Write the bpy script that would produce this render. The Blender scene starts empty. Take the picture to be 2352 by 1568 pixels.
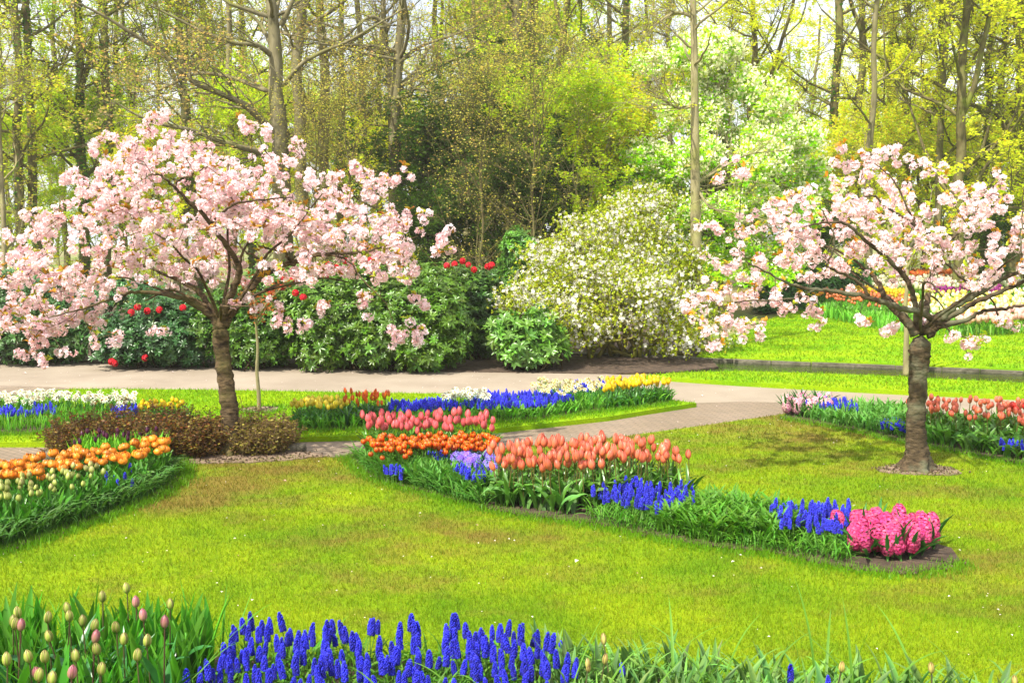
import bpy, math, random
import numpy as np
from mathutils import Vector, Matrix
from mathutils.geometry import tessellate_polygon

# ------------------------------------------------------------------ camera, sky, sun, exposure
SC = bpy.context.scene
COL = SC.collection
EYE, PITCH, FPX = 1.7, math.radians(6.1), 2288.0      # eye height, downward pitch, focal length in pixels of a 2352-wide frame
cam = bpy.data.objects.new('camera', bpy.data.cameras.new('camera')); COL.objects.link(cam)
cam.location = (0, 0, EYE); cam.rotation_euler = (math.pi/2-PITCH, 0, 0)
cam.data.lens = FPX/2352*36; cam.data.sensor_width = 36; cam.data.clip_start = .05; cam.data.clip_end = 900
SC.camera = cam
SUN_EL, SUN_AZ = math.radians(52), math.radians(222)     # azimuth clockwise from +Y: behind the camera, to the left
w = bpy.data.worlds.new('World'); SC.world = w; w.use_nodes = True
nt = w.node_tree; bg = nt.nodes['Background']
sky = nt.nodes.new('ShaderNodeTexSky'); sky.sky_type = 'NISHITA'; sky.sun_disc = False
sky.sun_elevation = SUN_EL; sky.sun_rotation = SUN_AZ; sky.dust_density = 4.0; sky.air_density = 1.0; sky.ozone_density = 1.0
# thin bright cloud veil over the blue
tc = nt.nodes.new('ShaderNodeTexCoord'); nz = nt.nodes.new('ShaderNodeTexNoise'); nz.inputs['Scale'].default_value = 3.2; nz.inputs['Detail'].default_value = 5
cr = nt.nodes.new('ShaderNodeMapRange'); cr.inputs[1].default_value = .38; cr.inputs[2].default_value = .62; cr.inputs[3].default_value = .45; cr.inputs[4].default_value = .95
mx = nt.nodes.new('ShaderNodeMix'); mx.data_type = 'RGBA'; mx.inputs[7].default_value = (7.2, 7.45, 7.9, 1)
nt.links.new(tc.outputs['Generated'], nz.inputs['Vector']); nt.links.new(nz.outputs['Fac'], cr.inputs[0]); nt.links.new(cr.outputs[0], mx.inputs[0])
nt.links.new(sky.outputs[0], mx.inputs[6]); nt.links.new(mx.outputs[2], bg.inputs['Color']); bg.inputs['Strength'].default_value = 0.125
sun = bpy.data.objects.new('sun', bpy.data.lights.new('sun', 'SUN')); COL.objects.link(sun)
sun.data.energy = 5.0; sun.data.angle = math.radians(0.9); sun.data.color = (1, .945, .81)
sd = Vector((math.sin(SUN_AZ)*math.cos(SUN_EL), math.cos(SUN_AZ)*math.cos(SUN_EL), math.sin(SUN_EL)))
sun.rotation_euler = sd.to_track_quat('Z', 'Y').to_euler()
SC.view_settings.view_transform = 'Standard'; SC.view_settings.look = 'None'; SC.view_settings.gamma = 1
SC.view_settings.exposure = 0.80
cy = SC.cycles; cy.max_bounces = 6; cy.diffuse_bounces = 3; cy.glossy_bounces = 2; cy.transmission_bounces = 4; cy.transparent_max_bounces = 4
cy.sample_clamp_indirect = 6; cy.use_denoising = True; cy.caustics_reflective = False; cy.caustics_refractive = False

# ------------------------------------------------------------------ measuring: a row and column of the photo as a point of the place
CP, SP = math.cos(PITCH), math.sin(PITCH)
def ray(px, py):
    a, b = (px-1176)/FPX, (784-py)/FPX
    return np.array([a, CP+b*SP, -SP+b*CP])
def G(px, py, z=0.0):
    d = ray(px, py); t = (z-EYE)/d[2]; return np.array([d[0]*t, d[1]*t, z])
def P(px, py, Y):
    d = ray(px, py); t = Y/d[1]; return np.array([d[0]*t, Y, EYE+d[2]*t])
def GP(pts, z=0.0): return np.array([G(x, y, z)[:2] for x, y in pts])

# ------------------------------------------------------------------ mesh tools
def nrm(a): return a/np.maximum(np.linalg.norm(a, axis=-1, keepdims=True), 1e-9)
class MB:
    """collects vertices, quads or triangles and a colour per vertex"""
    def __init__(s): s.V, s.F, s.C, s.n = [], [], [], 0
    def add(s, V, F, C=(1, 1, 1)):
        V = np.asarray(V, float).reshape(-1, 3); F = np.asarray(F, int)
        if len(V) == 0 or len(F) == 0: return s
        C = np.asarray(C, float)
        if C.ndim == 1: C = np.broadcast_to(C, (len(V), 3))
        s.V.append(V); s.F.append(F+s.n); s.C.append(C); s.n += len(V); return s
    def arr(s):
        return np.concatenate(s.V), s.F, np.concatenate(s.C)
    def mesh(s, name, mat, smooth=True):
        V, Fs, C = s.arr()
        me = bpy.data.meshes.new(name)
        cnt = np.concatenate([np.full(len(f), f.shape[1]) for f in Fs]); idx = np.concatenate([f.ravel() for f in Fs])
        me.vertices.add(len(V)); me.vertices.foreach_set('co', V.astype(np.float32).ravel())
        me.loops.add(len(idx)); me.loops.foreach_set('vertex_index', idx.astype(np.int32))
        me.polygons.add(len(cnt)); st = np.concatenate([[0], np.cumsum(cnt)[:-1]])
        me.polygons.foreach_set('loop_start', st.astype(np.int32)); me.polygons.foreach_set('loop_total', cnt.astype(np.int32))
        me.polygons.foreach_set('use_smooth', np.full(len(cnt), smooth))
        a = me.color_attributes.new('Col', 'FLOAT_COLOR', 'POINT')
        a.data.foreach_set('color', np.concatenate([C, np.ones((len(C), 1))], 1).astype(np.float32).ravel())
        me.materials.append(mat); me.update(); me.validate()
        return me
    def obj(s, name, mat, parent=None, loc=None, smooth=True):
        o = bpy.data.objects.new(name, s.mesh(name, mat, smooth)); COL.objects.link(o)
        if parent: o.parent = parent
        if loc is not None: o.location = tuple(loc)
        return o
def tag(o, label=None, cat=None, group=None, kind=None):
    for k, v in (('label', label), ('category', cat), ('group', group), ('kind', kind)):
        if v: o[k] = v
    return o
def thing(name, loc, label, cat, group=None, rz=0):
    o = bpy.data.objects.new(name, None); COL.objects.link(o); o.empty_display_size = .1
    o.location = tuple(loc); o.rotation_euler = (0, 0, rz); return tag(o, label, cat, group)
def struct(o): return tag(o, kind='structure')
def dup(root, loc, rz=0, sc=1, tilt=(0, 0), **kw):
    r = root.copy(); COL.objects.link(r); r.location = tuple(loc); r.rotation_euler = (tilt[0], tilt[1], rz)
    r.scale = (sc,)*3 if np.isscalar(sc) else sc
    for ch in KIDS.get(root.name, ()):
        c = ch.copy(); COL.objects.link(c); c.parent = r
        for g in KIDS.get(ch.name, ()):
            d = g.copy(); COL.objects.link(d); d.parent = c
    return tag(r, **kw)
KIDS = {}
def kids(root, *ch): KIDS[root.name] = list(ch)

def basis(d, spin=0.0):
    """matrices whose z axis is d, turned by spin about it"""
    d = nrm(np.atleast_2d(np.asarray(d, float))); n = len(d)
    ref = np.where(np.abs(d[:, 2:3]) < .95, np.array([[0, 0, 1.]]), np.array([[1., 0, 0]]))
    x = nrm(np.cross(ref, d)); y = np.cross(d, x)
    c, s = np.cos(spin), np.sin(spin); c = np.broadcast_to(c, n)[:, None]; s = np.broadcast_to(s, n)[:, None]
    return np.stack([x*c+y*s, -x*s+y*c, d], 2)
def rz3(a):
    a = np.atleast_1d(a); c, s, z, o = np.cos(a), np.sin(a), np.zeros(len(a)), np.ones(len(a))
    return np.stack([np.stack([c, -s, z], 1), np.stack([s, c, z], 1), np.stack([z, z, o], 1)], 1)
def scatter(mb, T, pos, R, sc=1.0, col=(1, 1, 1)):
    """k copies of template T = (V, [F..], C) merged into mb"""
    V, Fs, C = T; k = len(pos)
    if k == 0: return mb
    sc = np.broadcast_to(np.asarray(sc, float), (k,)) if np.ndim(sc) < 2 else sc
    VV = V[None]*(sc[:, None, None] if sc.ndim == 1 else sc[:, None, :])
    VV = np.einsum('kij,knj->kni', R, VV)+np.asarray(pos)[:, None]
    col = np.asarray(col, float); col = np.broadcast_to(col, (k, 3)) if col.ndim == 1 else col
    CC = C[None]*col[:, None]
    n = len(V)
    first = True
    for F in Fs:
        FF = (F[None]+(np.arange(k)*n)[:, None, None]).reshape(-1, F.shape[1])
        if first: mb.add(VV.reshape(-1, 3), FF, CC.reshape(-1, 3)); first = False
        else: mb.F.append(FF+mb.n-k*n)
    return mb
def tube(mb, pts, rad, n=8, col=(1, 1, 1), bump=0, rng=None, cap=True):
    pts = np.asarray(pts, float); m = len(pts); rad = np.broadcast_to(rad, m)
    t = nrm(np.gradient(pts, axis=0)); ref = np.array([0, 1., .01]) if abs(t[0][2]) > .5 else np.array([0, 0, 1.])
    x = nrm(np.cross(t, ref)); y = np.cross(t, x)
    a = np.linspace(0, 2*np.pi, n, endpoint=False)
    r = rad[:, None]*np.ones((1, n))
    if bump and rng is not None: r = r*(1+bump*rng.standard_normal((m, n)))
    V = pts[:, None]+r[..., None]*(np.cos(a)[None, :, None]*x[:, None]+np.sin(a)[None, :, None]*y[:, None])
    i = np.arange(m-1)[:, None]*n; j = np.arange(n)[None]; jn = (j+1) % n
    F = np.stack([i+j, i+jn, i+n+jn, i+n+j], -1).reshape(-1, 4)
    base = mb.n
    mb.add(V.reshape(-1, 3), F, col)
    if cap and n in (3, 4, 5, 6, 8, 10, 12, 14, 16): mb.F.append(np.array([np.arange(n)+base+(m-1)*n])); mb.F.append(np.array([np.arange(n)[::-1]+base]))
    return mb
def smooth_path(pts, k=5):
    """Catmull-Rom through the points"""
    p = np.asarray(pts, float); q = np.vstack([2*p[0]-p[1], p, 2*p[-1]-p[-2]]); out = []
    for i in range(1, len(q)-2):
        for t in np.linspace(0, 1, k, endpoint=False):
            out.append(.5*((2*q[i])+(-q[i-1]+q[i+1])*t+(2*q[i-1]-5*q[i]+4*q[i+1]-q[i+2])*t*t+(-q[i-1]+3*q[i]-3*q[i+1]+q[i+2])*t**3))
    out.append(p[-1]); return np.array(out)
def edges(mb, A, B, ra, rb, n=3, col=(1, 1, 1)):
    """a thin prism for every edge A-B"""
    A = np.asarray(A, float); B = np.asarray(B, float); k = len(A)
    if k == 0: return mb
    R = basis(B-A); a = np.linspace(0, 2*np.pi, n, endpoint=False)
    ring = np.stack([np.cos(a), np.sin(a), 0*a], 1)
    ra = np.broadcast_to(ra, k)[:, None, None]; rb = np.broadcast_to(rb, k)[:, None, None]
    r0 = np.einsum('kij,nj->kni', R, ring)
    V = np.concatenate([A[:, None]+r0*ra, B[:, None]+r0*rb], 1)
    j = np.arange(n); f = np.stack([j, (j+1) % n, (j+1) % n+n, j+n], 1)
    F = (f[None]+(np.arange(k)*2*n)[:, None, None]).reshape(-1, 4)
    col = np.asarray(col, float)
    if col.ndim == 2: col = np.repeat(col, 2*n, 0)
    return mb.add(V.reshape(-1, 3), F, col)
def inside(pts, poly):
    x, y = pts[:, 0], pts[:, 1]; r = np.zeros(len(pts), bool); n = len(poly)
    for i in range(n):
        x0, y0 = poly[i]; x1, y1 = poly[(i+1) % n]
        if y0 == y1: continue
        r ^= ((y0 > y) != (y1 > y)) & (x < (x1-x0)*(y-y0)/(y1-y0)+x0)
    return r
def in_poly(rng, poly, n, gap=0.0):
    lo, hi = poly.min(0), poly.max(0); out = np.zeros((0, 2)); tries = 0
    while len(out) < n and tries < 60:
        tries += 1
        c = rng.uniform(lo, hi, (max(n*3, 60), 2)); c = c[inside(c, poly)]
        if gap <= 0: out = np.vstack([out, c]); continue
        for q in c:
            if len(out) == 0 or np.min(np.sum((out-q)**2, 1)) > gap*gap: out = np.vstack([out, q])
            if len(out) >= n: break
        if tries % 10 == 9: gap *= .85
    return out[:n]
def flat(name, poly, z, mat, depth=0.0):
    """a sheet (or a slab with sides) over a ground polygon"""
    p = [Vector((x, y, 0)) for x, y in poly]; n = len(p)
    tris = tessellate_polygon([p]); V = [(x, y, z) for x, y in poly]; F = []
    for t in tris:
        a, b, c = [p[i] for i in t]
        F.append(tuple(t) if (b-a).cross(c-a).z > 0 else tuple(reversed(t)))
    if depth:
        V += [(x, y, z-depth) for x, y in poly]; F += [(i, (i+1) % n, (i+1) % n+n, i+n) for i in range(n)]
    me = bpy.data.meshes.new(name); me.from_pydata(V, [], F); me.materials.append(mat); me.update()
    o = bpy.data.objects.new(name, me); COL.objects.link(o); return o

# ------------------------------------------------------------------ materials
def newmat(name):
    m = bpy.data.materials.new(name); m.use_nodes = True; n = m.node_tree; b = n.nodes['Principled BSDF']
    return m, n, b
def N(n, t, **kw):
    x = n.nodes.new('ShaderNode'+t)
    for k, v in kw.items():
        if k in x.inputs: x.inputs[k].default_value = v
        else: setattr(x, k, v)
    return x
def leafmat(name, rough=.5, transl=.35, spec=.3, var=.25, tint=(1.1, 1.15, .6)):
    """plant tissue: own colour per vertex, some light passing through, each plant a little lighter or darker"""
    m, n, b = newmat(name); L = n.links.new
    at = N(n, 'VertexColor', layer_name='Col'); oi = N(n, 'ObjectInfo')
    mr = N(n, 'MapRange'); mr.inputs[3].default_value = 1-var; mr.inputs[4].default_value = 1+var; L(oi.outputs['Random'], mr.inputs[0])
    sc = N(n, 'VectorMath', operation='SCALE'); L(at.outputs['Color'], sc.inputs[0]); L(mr.outputs[0], sc.inputs['Scale'])
    L(sc.outputs[0], b.inputs['Base Color']); b.inputs['Roughness'].default_value = rough; b.inputs['Specular IOR Level'].default_value = spec
    if transl:
        tm = N(n, 'VectorMath', operation='MULTIPLY'); tm.inputs[1].default_value = tint; L(sc.outputs[0], tm.inputs[0])
        tr = N(n, 'BsdfTranslucent'); L(tm.outputs[0], tr.inputs['Color'])
        ms = N(n, 'MixShader', Fac=transl); L(b.outputs[0], ms.inputs[1]); L(tr.outputs[0], ms.inputs[2])
        L(ms.outputs[0], n.nodes['Material Output'].inputs['Surface'])
    return m
M_LEAF = leafmat('leaf'); M_GLOSS = leafmat('glossy_leaf', .32, .22, .5)
M_PETAL = leafmat('petal', .55, .3, .25, .12, (1.05, .95, .95)); M_TULIP = leafmat('tulip_petal', .38, .25, .4, .2, (1.1, .9, .8))
M_SPIKE = leafmat('hyacinth_petal', .5, .15, .3, .32, (.9, .9, 1.1))
M_WOODLEAF = leafmat('woodland_leaf', .6, .55, .2, .12, (1.3, 1.28, .8))

def barkmat(name, dark, light, moss, scale=9.0, bands=True, mossamt=.5, low_moss=0.0):
    m, n, b = newmat(name); L = n.links.new
    tc = N(n, 'TexCoord'); mp = N(n, 'Mapping'); L(tc.outputs['Object'], mp.inputs[0])
    mp.inputs['Scale'].default_value = (1.4, 1.4, 3.2) if bands else (1, 1, .3)
    nz = N(n, 'TexNoise', Scale=scale, Detail=6.0, Roughness=.65); L(mp.outputs[0], nz.inputs['Vector'])
    cr = N(n, 'ValToRGB'); cr.color_ramp.elements[0].position = .36; cr.color_ramp.elements[1].position = .62
    cr.color_ramp.elements[0].color = (*dark, 1); cr.color_ramp.elements[1].color = (*light, 1); L(nz.outputs['Fac'], cr.inputs[0])
    n2 = N(n, 'TexNoise', Scale=scale*.45, Detail=5.0); L(tc.outputs['Object'], n2.inputs['Vector'])
    mr = N(n, 'MapRange'); mr.inputs[1].default_value = .5; mr.inputs[2].default_value = .68; mr.inputs[4].default_value = mossamt; L(n2.outputs['Fac'], mr.inputs[0])
    fac = mr.outputs[0]
    if low_moss:
        se = N(n, 'SeparateXYZ'); L(tc.outputs['Object'], se.inputs[0])
        m2 = N(n, 'MapRange'); m2.inputs[1].default_value = low_moss; m2.inputs[2].default_value = 0.0; m2.inputs[4].default_value = .8; L(se.outputs[2], m2.inputs[0])
        ad = N(n, 'Math', operation='MAXIMUM'); mu = N(n, 'Math', operation='MULTIPLY'); L(m2.outputs[0], mu.inputs[0]); L(n2.outputs['Fac'], mu.inputs[1]); L(mu.outputs[0], ad.inputs[0]); L(fac, ad.inputs[1]); fac = ad.outputs[0]
    mx = N(n, 'Mix', data_type='RGBA'); L(fac, mx.inputs[0]); L(cr.outputs[0], mx.inputs[6]); mx.inputs[7].default_value = (*moss, 1)
    L(mx.outputs[2], b.inputs['Base Color']); b.inputs['Roughness'].default_value = .85; b.inputs['Specular IOR Level'].default_value = .2
    bp = N(n, 'Bump', Strength=.9, Distance=.02); L(nz.outputs['Fac'], bp.inputs['Height']); L(bp.outputs[0], b.inputs['Normal'])
    return m
M_CHERRY = barkmat('cherry_bark', (.022, .014, .008), (.135, .092, .048), (.10, .10, .02), 11, True, .55, .25)
M_CHERRY2 = barkmat('lichen_cherry_bark', (.028, .02, .012), (.115, .08, .045), (.155, .165, .10), 11, True, .85)
M_TWIG = barkmat('twig_bark', (.035, .022, .014), (.11, .075, .04), (.11, .11, .03), 14, False, .4)
M_BEECH = barkmat('grey_beech_bark', (.11, .095, .045), (.235, .205, .115), (.19, .20, .04), 4, False, .55)
M_ROUGH = barkmat('rough_woodland_bark', (.065, .05, .02), (.18, .155, .065), (.20, .25, .02), 6, False, .6)
M_PALE = barkmat('pale_woodland_bark', (.17, .145, .07), (.32, .28, .15), (.30, .33, .06), 6, False, .5)

def simple(name, fn):
    m, n, b = newmat(name); fn(n, b, n.links.new); return m
def patch(n, L, s1, s2, lo, hi, det=4.0):
    """0..1 mask of blotches in world space"""
    ge = N(n, 'NewGeometry'); a = N(n, 'TexNoise', Scale=s1, Detail=det, Roughness=.6); L(ge.outputs['Position'], a.inputs['Vector'])
    r = N(n, 'MapRange'); r.inputs[1].default_value = lo; r.inputs[2].default_value = hi; L(a.outputs['Fac'], r.inputs[0]); return r.outputs[0]
GR1, GR2, GRB = (.125, .235, .004), (.240, .325, .005), (.195, .135, .03)
WORN = [(455, 1130, .9, 1.0), (640, 1075, 1.1, .8), (330, 1090, .5, .6), (1000, 1225, 1.2, .55), (1400, 1010, 1.3, .6), (1830, 985, 1.5, .75),
        (1700, 1050, .8, .35), (1950, 1050, 1.2, .5), (2120, 1130, .8, .3), (2300, 1330, .8, .55), (720, 1290, .5, .35), (1560, 1340, .45, .3), (2250, 1200, .9, .35), (1050, 1130, .4, .3)]
def lawn_colour(n, L, blade=False, lush=False):
    a = patch(n, L, 1.3, 0, .36, .64, 8.0); c1 = N(n, 'Mix', data_type='RGBA'); L(a, c1.inputs[0]); c1.inputs[6].default_value = (*GR1, 1); c1.inputs[7].default_value = (*GR2, 1)
    if lush: c1.inputs[6].default_value = (.155, .33, .003, 1); c1.inputs[7].default_value = (.27, .40, .004, 1); return c1.outputs[2]
    # worn, mossy-brown ground: noise, strongest in a few trodden places
    ge = N(n, 'NewGeometry'); acc = None
    for x, y, r, s in WORN:
        g = G(x, y); d = N(n, 'VectorMath', operation='DISTANCE'); L(ge.outputs['Position'], d.inputs[0]); d.inputs[1].default_value = tuple(g)
        q = N(n, 'MapRange', interpolation_type='SMOOTHSTEP'); q.inputs[1].default_value = r*1.25; q.inputs[2].default_value = 0; q.inputs[3].default_value = 0; q.inputs[4].default_value = s*.34; L(d.outputs['Value'], q.inputs[0])
        if acc is None: acc = q.outputs[0]
        else:
            ad = N(n, 'Math', operation='MAXIMUM'); L(acc, ad.inputs[0]); L(q.outputs[0], ad.inputs[1]); acc = ad.outputs[0]
    mp = N(n, 'Mapping'); mp.inputs['Scale'].default_value = (1, 1.5, 1); L(ge.outputs['Position'], mp.inputs[0])
    nz = N(n, 'TexNoise', Scale=1.9, Detail=8.0, Roughness=.68); L(mp.outputs[0], nz.inputs['Vector'])
    sm = N(n, 'Math', operation='ADD'); L(acc, sm.inputs[0]); L(nz.outputs['Fac'], sm.inputs[1])
    r = N(n, 'MapRange'); r.inputs[1].default_value = .545; r.inputs[2].default_value = .82; r.inputs[4].default_value = .9 if not blade else .75; L(sm.outputs[0], r.inputs[0])
    c2 = N(n, 'Mix', data_type='RGBA'); L(r.outputs[0], c2.inputs[0]); L(c1.outputs[2], c2.inputs[6]); c2.inputs[7].default_value = (*GRB, 1)
    return c2.outputs[2]
def f_lawn(n, b, L, lush=False):
    c = lawn_colour(n, L, False, lush); ge = N(n, 'NewGeometry')
    f = N(n, 'TexNoise', Scale=85.0, Detail=5.0, Roughness=.7); L(ge.outputs['Position'], f.inputs['Vector'])
    r = N(n, 'MapRange'); r.inputs[1].default_value = .3; r.inputs[2].default_value = .7; r.inputs[3].default_value = .62; r.inputs[4].default_value = 1.25; L(f.outputs['Fac'], r.inputs[0])
    s = N(n, 'VectorMath', operation='SCALE'); L(c, s.inputs[0]); L(r.outputs[0], s.inputs['Scale']); L(s.outputs[0], b.inputs['Base Color'])
    b.inputs['Roughness'].default_value = .9; b.inputs['Specular IOR Level'].default_value = .1
    bp = N(n, 'Bump', Strength=.6, Distance=.012); L(f.outputs['Fac'], bp.inputs['Height']); L(bp.outputs[0], b.inputs['Normal'])
M_LAWN = simple('lawn_turf', f_lawn); M_LUSH = simple('lush_turf', lambda n, b, L: f_lawn(n, b, L, True))
def f_blade(n, b, L, lush=False):
    c = lawn_colour(n, L, True, lush); at = N(n, 'VertexColor', layer_name='Col'); mu = N(n, 'VectorMath', operation='MULTIPLY')
    L(c, mu.inputs[0]); L(at.outputs['Color'], mu.inputs[1]); L(mu.outputs[0], b.inputs['Base Color']); b.inputs['Roughness'].default_value = .6; b.inputs['Specular IOR Level'].default_value = .2
    tr = N(n, 'BsdfTranslucent'); L(mu.outputs[0], tr.inputs['Color']); ms = N(n, 'MixShader', Fac=.45); L(b.outputs[0], ms.inputs[1]); L(tr.outputs[0], ms.inputs[2]); L(ms.outputs[0], n.nodes['Material Output'].inputs['Surface'])
M_BLADE = simple('grass_blade', f_blade); M_LUSHBLADE = simple('lush_grass_blade', lambda n, b, L: f_blade(n, b, L, True))
def f_asph(n, b, L):
    a = patch(n, L, 1.1, 0, .3, .7, 6.0); c = N(n, 'Mix', data_type='RGBA'); L(a, c.inputs[0]); c.inputs[6].default_value = (.235, .185, .135, 1); c.inputs[7].default_value = (.33, .27, .205, 1)
    ge = N(n, 'NewGeometry'); f = N(n, 'TexNoise', Scale=160.0, Detail=3.0); L(ge.outputs['Position'], f.inputs['Vector'])
    r = N(n, 'MapRange'); r.inputs[1].default_value = .3; r.inputs[2].default_value = .7; r.inputs[3].default_value = .85; r.inputs[4].default_value = 1.12; L(f.outputs['Fac'], r.inputs[0])
    s = N(n, 'VectorMath', operation='SCALE'); L(c.outputs[2], s.inputs[0]); L(r.outputs[0], s.inputs['Scale']); L(s.outputs[0], b.inputs['Base Color'])
    b.inputs['Roughness'].default_value = .9; bp = N(n, 'Bump', Strength=.4, Distance=.005); L(f.outputs['Fac'], bp.inputs['Height']); L(bp.outputs[0], b.inputs['Normal'])
M_PATH = simple('asphalt', f_asph)
def f_brick(n, b, L):
    ge = N(n, 'NewGeometry'); mp = N(n, 'Mapping'); mp.inputs['Rotation'].default_value = (0, 0, math.radians(38)); L(ge.outputs['Position'], mp.inputs[0])
    br = N(n, 'TexBrick'); L(mp.outputs[0], br.inputs['Vector']); br.inputs['Scale'].default_value = 4.5; br.inputs['Mortar Size'].default_value = .022; br.inputs['Color1'].default_value = (.27, .20, .145, 1); br.inputs['Color2'].default_value = (.23, .175, .13, 1); br.inputs['Mortar'].default_value = (.15, .12, .08, 1)
    a = patch(n, L, 1.6, 0, .3, .75, 6.0); c = N(n, 'Mix', data_type='RGBA', blend_type='MULTIPLY'); L(a, c.inputs[0]); L(br.outputs[0], c.inputs[6]); c.inputs[7].default_value = (.72, .7, .62, 1)
    L(c.outputs[2], b.inputs['Base Color']); b.inputs['Roughness'].default_value = .85
    bp = N(n, 'Bump', Strength=.5, Distance=.006, invert=True); L(br.outputs['Fac'], bp.inputs['Height']); L(bp.outputs[0], b.inputs['Normal'])
M_BRICK = simple('clay_paving', f_brick)
def f_soil(n, b, L):
    a = patch(n, L, 14.0, 0, .3, .7, 8.0); c = N(n, 'Mix', data_type='RGBA'); L(a, c.inputs[0]); c.inputs[6].default_value = (.035, .021, .013, 1); c.inputs[7].default_value = (.13, .085, .055, 1)
    L(c.outputs[2], b.inputs['Base Color']); b.inputs['Roughness'].default_value = .95; bp = N(n, 'Bump', Strength=1.0, Distance=.03); L(a, bp.inputs['Height']); L(bp.outputs[0], b.inputs['Normal'])
M_SOIL = simple('dark_soil', f_soil)
def f_dry(n, b, L):
    a = patch(n, L, 11.0, 0, .3, .7, 8.0); c = N(n, 'Mix', data_type='RGBA'); L(a, c.inputs[0]); c.inputs[6].default_value = (.13, .085, .055, 1); c.inputs[7].default_value = (.31, .22, .155, 1)
    L(c.outputs[2], b.inputs['Base Color']); b.inputs['Roughness'].default_value = .95; bp = N(n, 'Bump', Strength=1.0, Distance=.02); L(a, bp.inputs['Height']); L(bp.outputs[0], b.inputs['Normal'])
M_DRY = simple('dry_soil', f_dry)
def f_floor(n, b, L):
    a = patch(n, L, .25, 0, .42, .6, 6.0); c = N(n, 'Mix', data_type='RGBA'); L(a, c.inputs[0]); c.inputs[6].default_value = (.30, .23, .10, 1); c.inputs[7].default_value = (.22, .32, .03, 1)
    d = patch(n, L, 6.0, 0, .3, .7, 6.0); e = N(n, 'Mix', data_type='RGBA', blend_type='MULTIPLY'); L(d, e.inputs[0]); L(c.outputs[2], e.inputs[6]); e.inputs[7].default_value = (.5, .5, .5, 1)
    L(e.outputs[2], b.inputs['Base Color']); b.inputs['Roughness'].default_value = .95
M_FLOOR = simple('woodland_floor', f_floor)
def f_water(n, b, L):
    b.inputs['Base Color'].default_value = (.018, .03, .006, 1); b.inputs['Roughness'].default_value = .04; b.inputs['IOR'].default_value = 1.33; b.inputs['Specular IOR Level'].default_value = 1.0
    ge = N(n, 'NewGeometry'); mp = N(n, 'Mapping'); mp.inputs['Scale'].default_value = (.8, 2.2, 1); L(ge.outputs['Position'], mp.inputs[0])
    f = N(n, 'TexNoise', Scale=4.5, Detail=3.0); L(mp.outputs[0], f.inputs['Vector']); bp = N(n, 'Bump', Strength=.8, Distance=.02); L(f.outputs['Fac'], bp.inputs['Height']); L(bp.outputs[0], b.inputs['Normal'])
M_WATER = simple('pond_water', f_water)
def f_stone(n, b, L):
    a = patch(n, L, 9.0, 0, .3, .7, 8.0); c = N(n, 'Mix', data_type='RGBA'); L(a, c.inputs[0]); c.inputs[6].default_value = (.06, .055, .035, 1); c.inputs[7].default_value = (.19, .17, .12, 1)
    L(c.outputs[2], b.inputs['Base Color']); b.inputs['Roughness'].default_value = .9; bp = N(n, 'Bump', Strength=.8, Distance=.02); L(a, bp.inputs['Height']); L(bp.outputs[0], b.inputs['Normal'])
M_STONE = simple('weathered_stone', f_stone)
def f_teal(n, b, L): b.inputs['Base Color'].default_value = (.0, .30, .24, 1); b.inputs['Roughness'].default_value = .4
M_TEAL = simple('teal_plastic', f_teal)

# ------------------------------------------------------------------ the setting
big = np.array([(-160, -6), (160, -6), (160, 170), (-160, 170)])
struct(flat('ground', big, -.065, M_FLOOR))
far_edge = [(-700, 812), (0, 822), (250, 835), (570, 842), (980, 852), (1380, 858), (1500, 863), (1700, 881), (1900, 892), (2080, 901), (2352, 913), (3100, 945)]
path = GP([(-900, 1120), (-900, 812)]+far_edge+[(3200, 1075), (2352, 1010), (1800, 975), (1400, 1030), (820, 1070), (300, 1090)], -.05)
struct(flat('path', path, -.05, M_PATH))
brick_top = [(-400, 1008), (0, 1015), (130, 1015), (400, 1010), (660, 1004), (830, 1000), (1130, 985), (1400, 956), (1500, 940), (1600, 925)]
brick_low = [(1800, 950), (1620, 976), (1420, 1003), (1130, 1032), (820, 1051), (640, 1047), (300, 1066), (0, 1085), (-400, 1115)]
struct(flat('brick_path', GP([(-420, 1000)]+brick_top+[(1700, 922), (1880, 925), (1850, 948)]+[(x, y+8) for x, y in brick_low]+[(-420, 1125)], -.044), -.044, M_BRICK))
struct(flat('brick_path', GP([(-400, 880), (-100, 883), (0, 885), (140, 889), (170, 893), (80, 915), (0, 925), (-400, 950)], -.044), -.044, M_BRICK))
lawnA = GP([(-900, 960), (-200, 938), (0, 915), (60, 904), (170, 893), (400, 893.5), (900, 902), (1200, 906), (1400, 912), (1540, 918), (1600, 925)]+brick_top[::-1][1:]+[(-900, 1004)])
lawnB = np.vstack([GP([(-900, 1150)]+[(x, y) for x, y in brick_low][::-1]+[(1830, 936), (2000, 945), (2352, 965), (3300, 1020)]), [(9, 1.0), (-9, 1.0)]])
stripC = GP([(1480, 862), (1560, 855), (1700, 851), (2000, 861), (2352, 879), (3100, 912), (3100, 940), (2352, 909), (2080, 897), (1900, 888), (1700, 877), (1560, 868)])
lawnD = GP([(1600, 817), (1640, 790), (1730, 745), (1830, 712), (1960, 690), (2352, 640), (3600, 610), (3600, 905), (2352, 848), (2000, 833), (1850, 828)])
for nm, pl, mt in (('lawn', lawnA, M_LUSH), ('lawn', lawnB, M_LAWN), ('lawn', stripC, M_LUSH), ('lawn', lawnD, M_LUSH)):
    struct(flat(nm, pl, 0, mt, .06))
struct(flat('water', GP([(1240, 846), (1240, 800), (1690, 812), (2352, 842), (3400, 888), (3400, 925), (2352, 882), (2000, 864), (1700, 854), (1500, 858), (1300, 850)], -.058), -.058, M_WATER))
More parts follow.
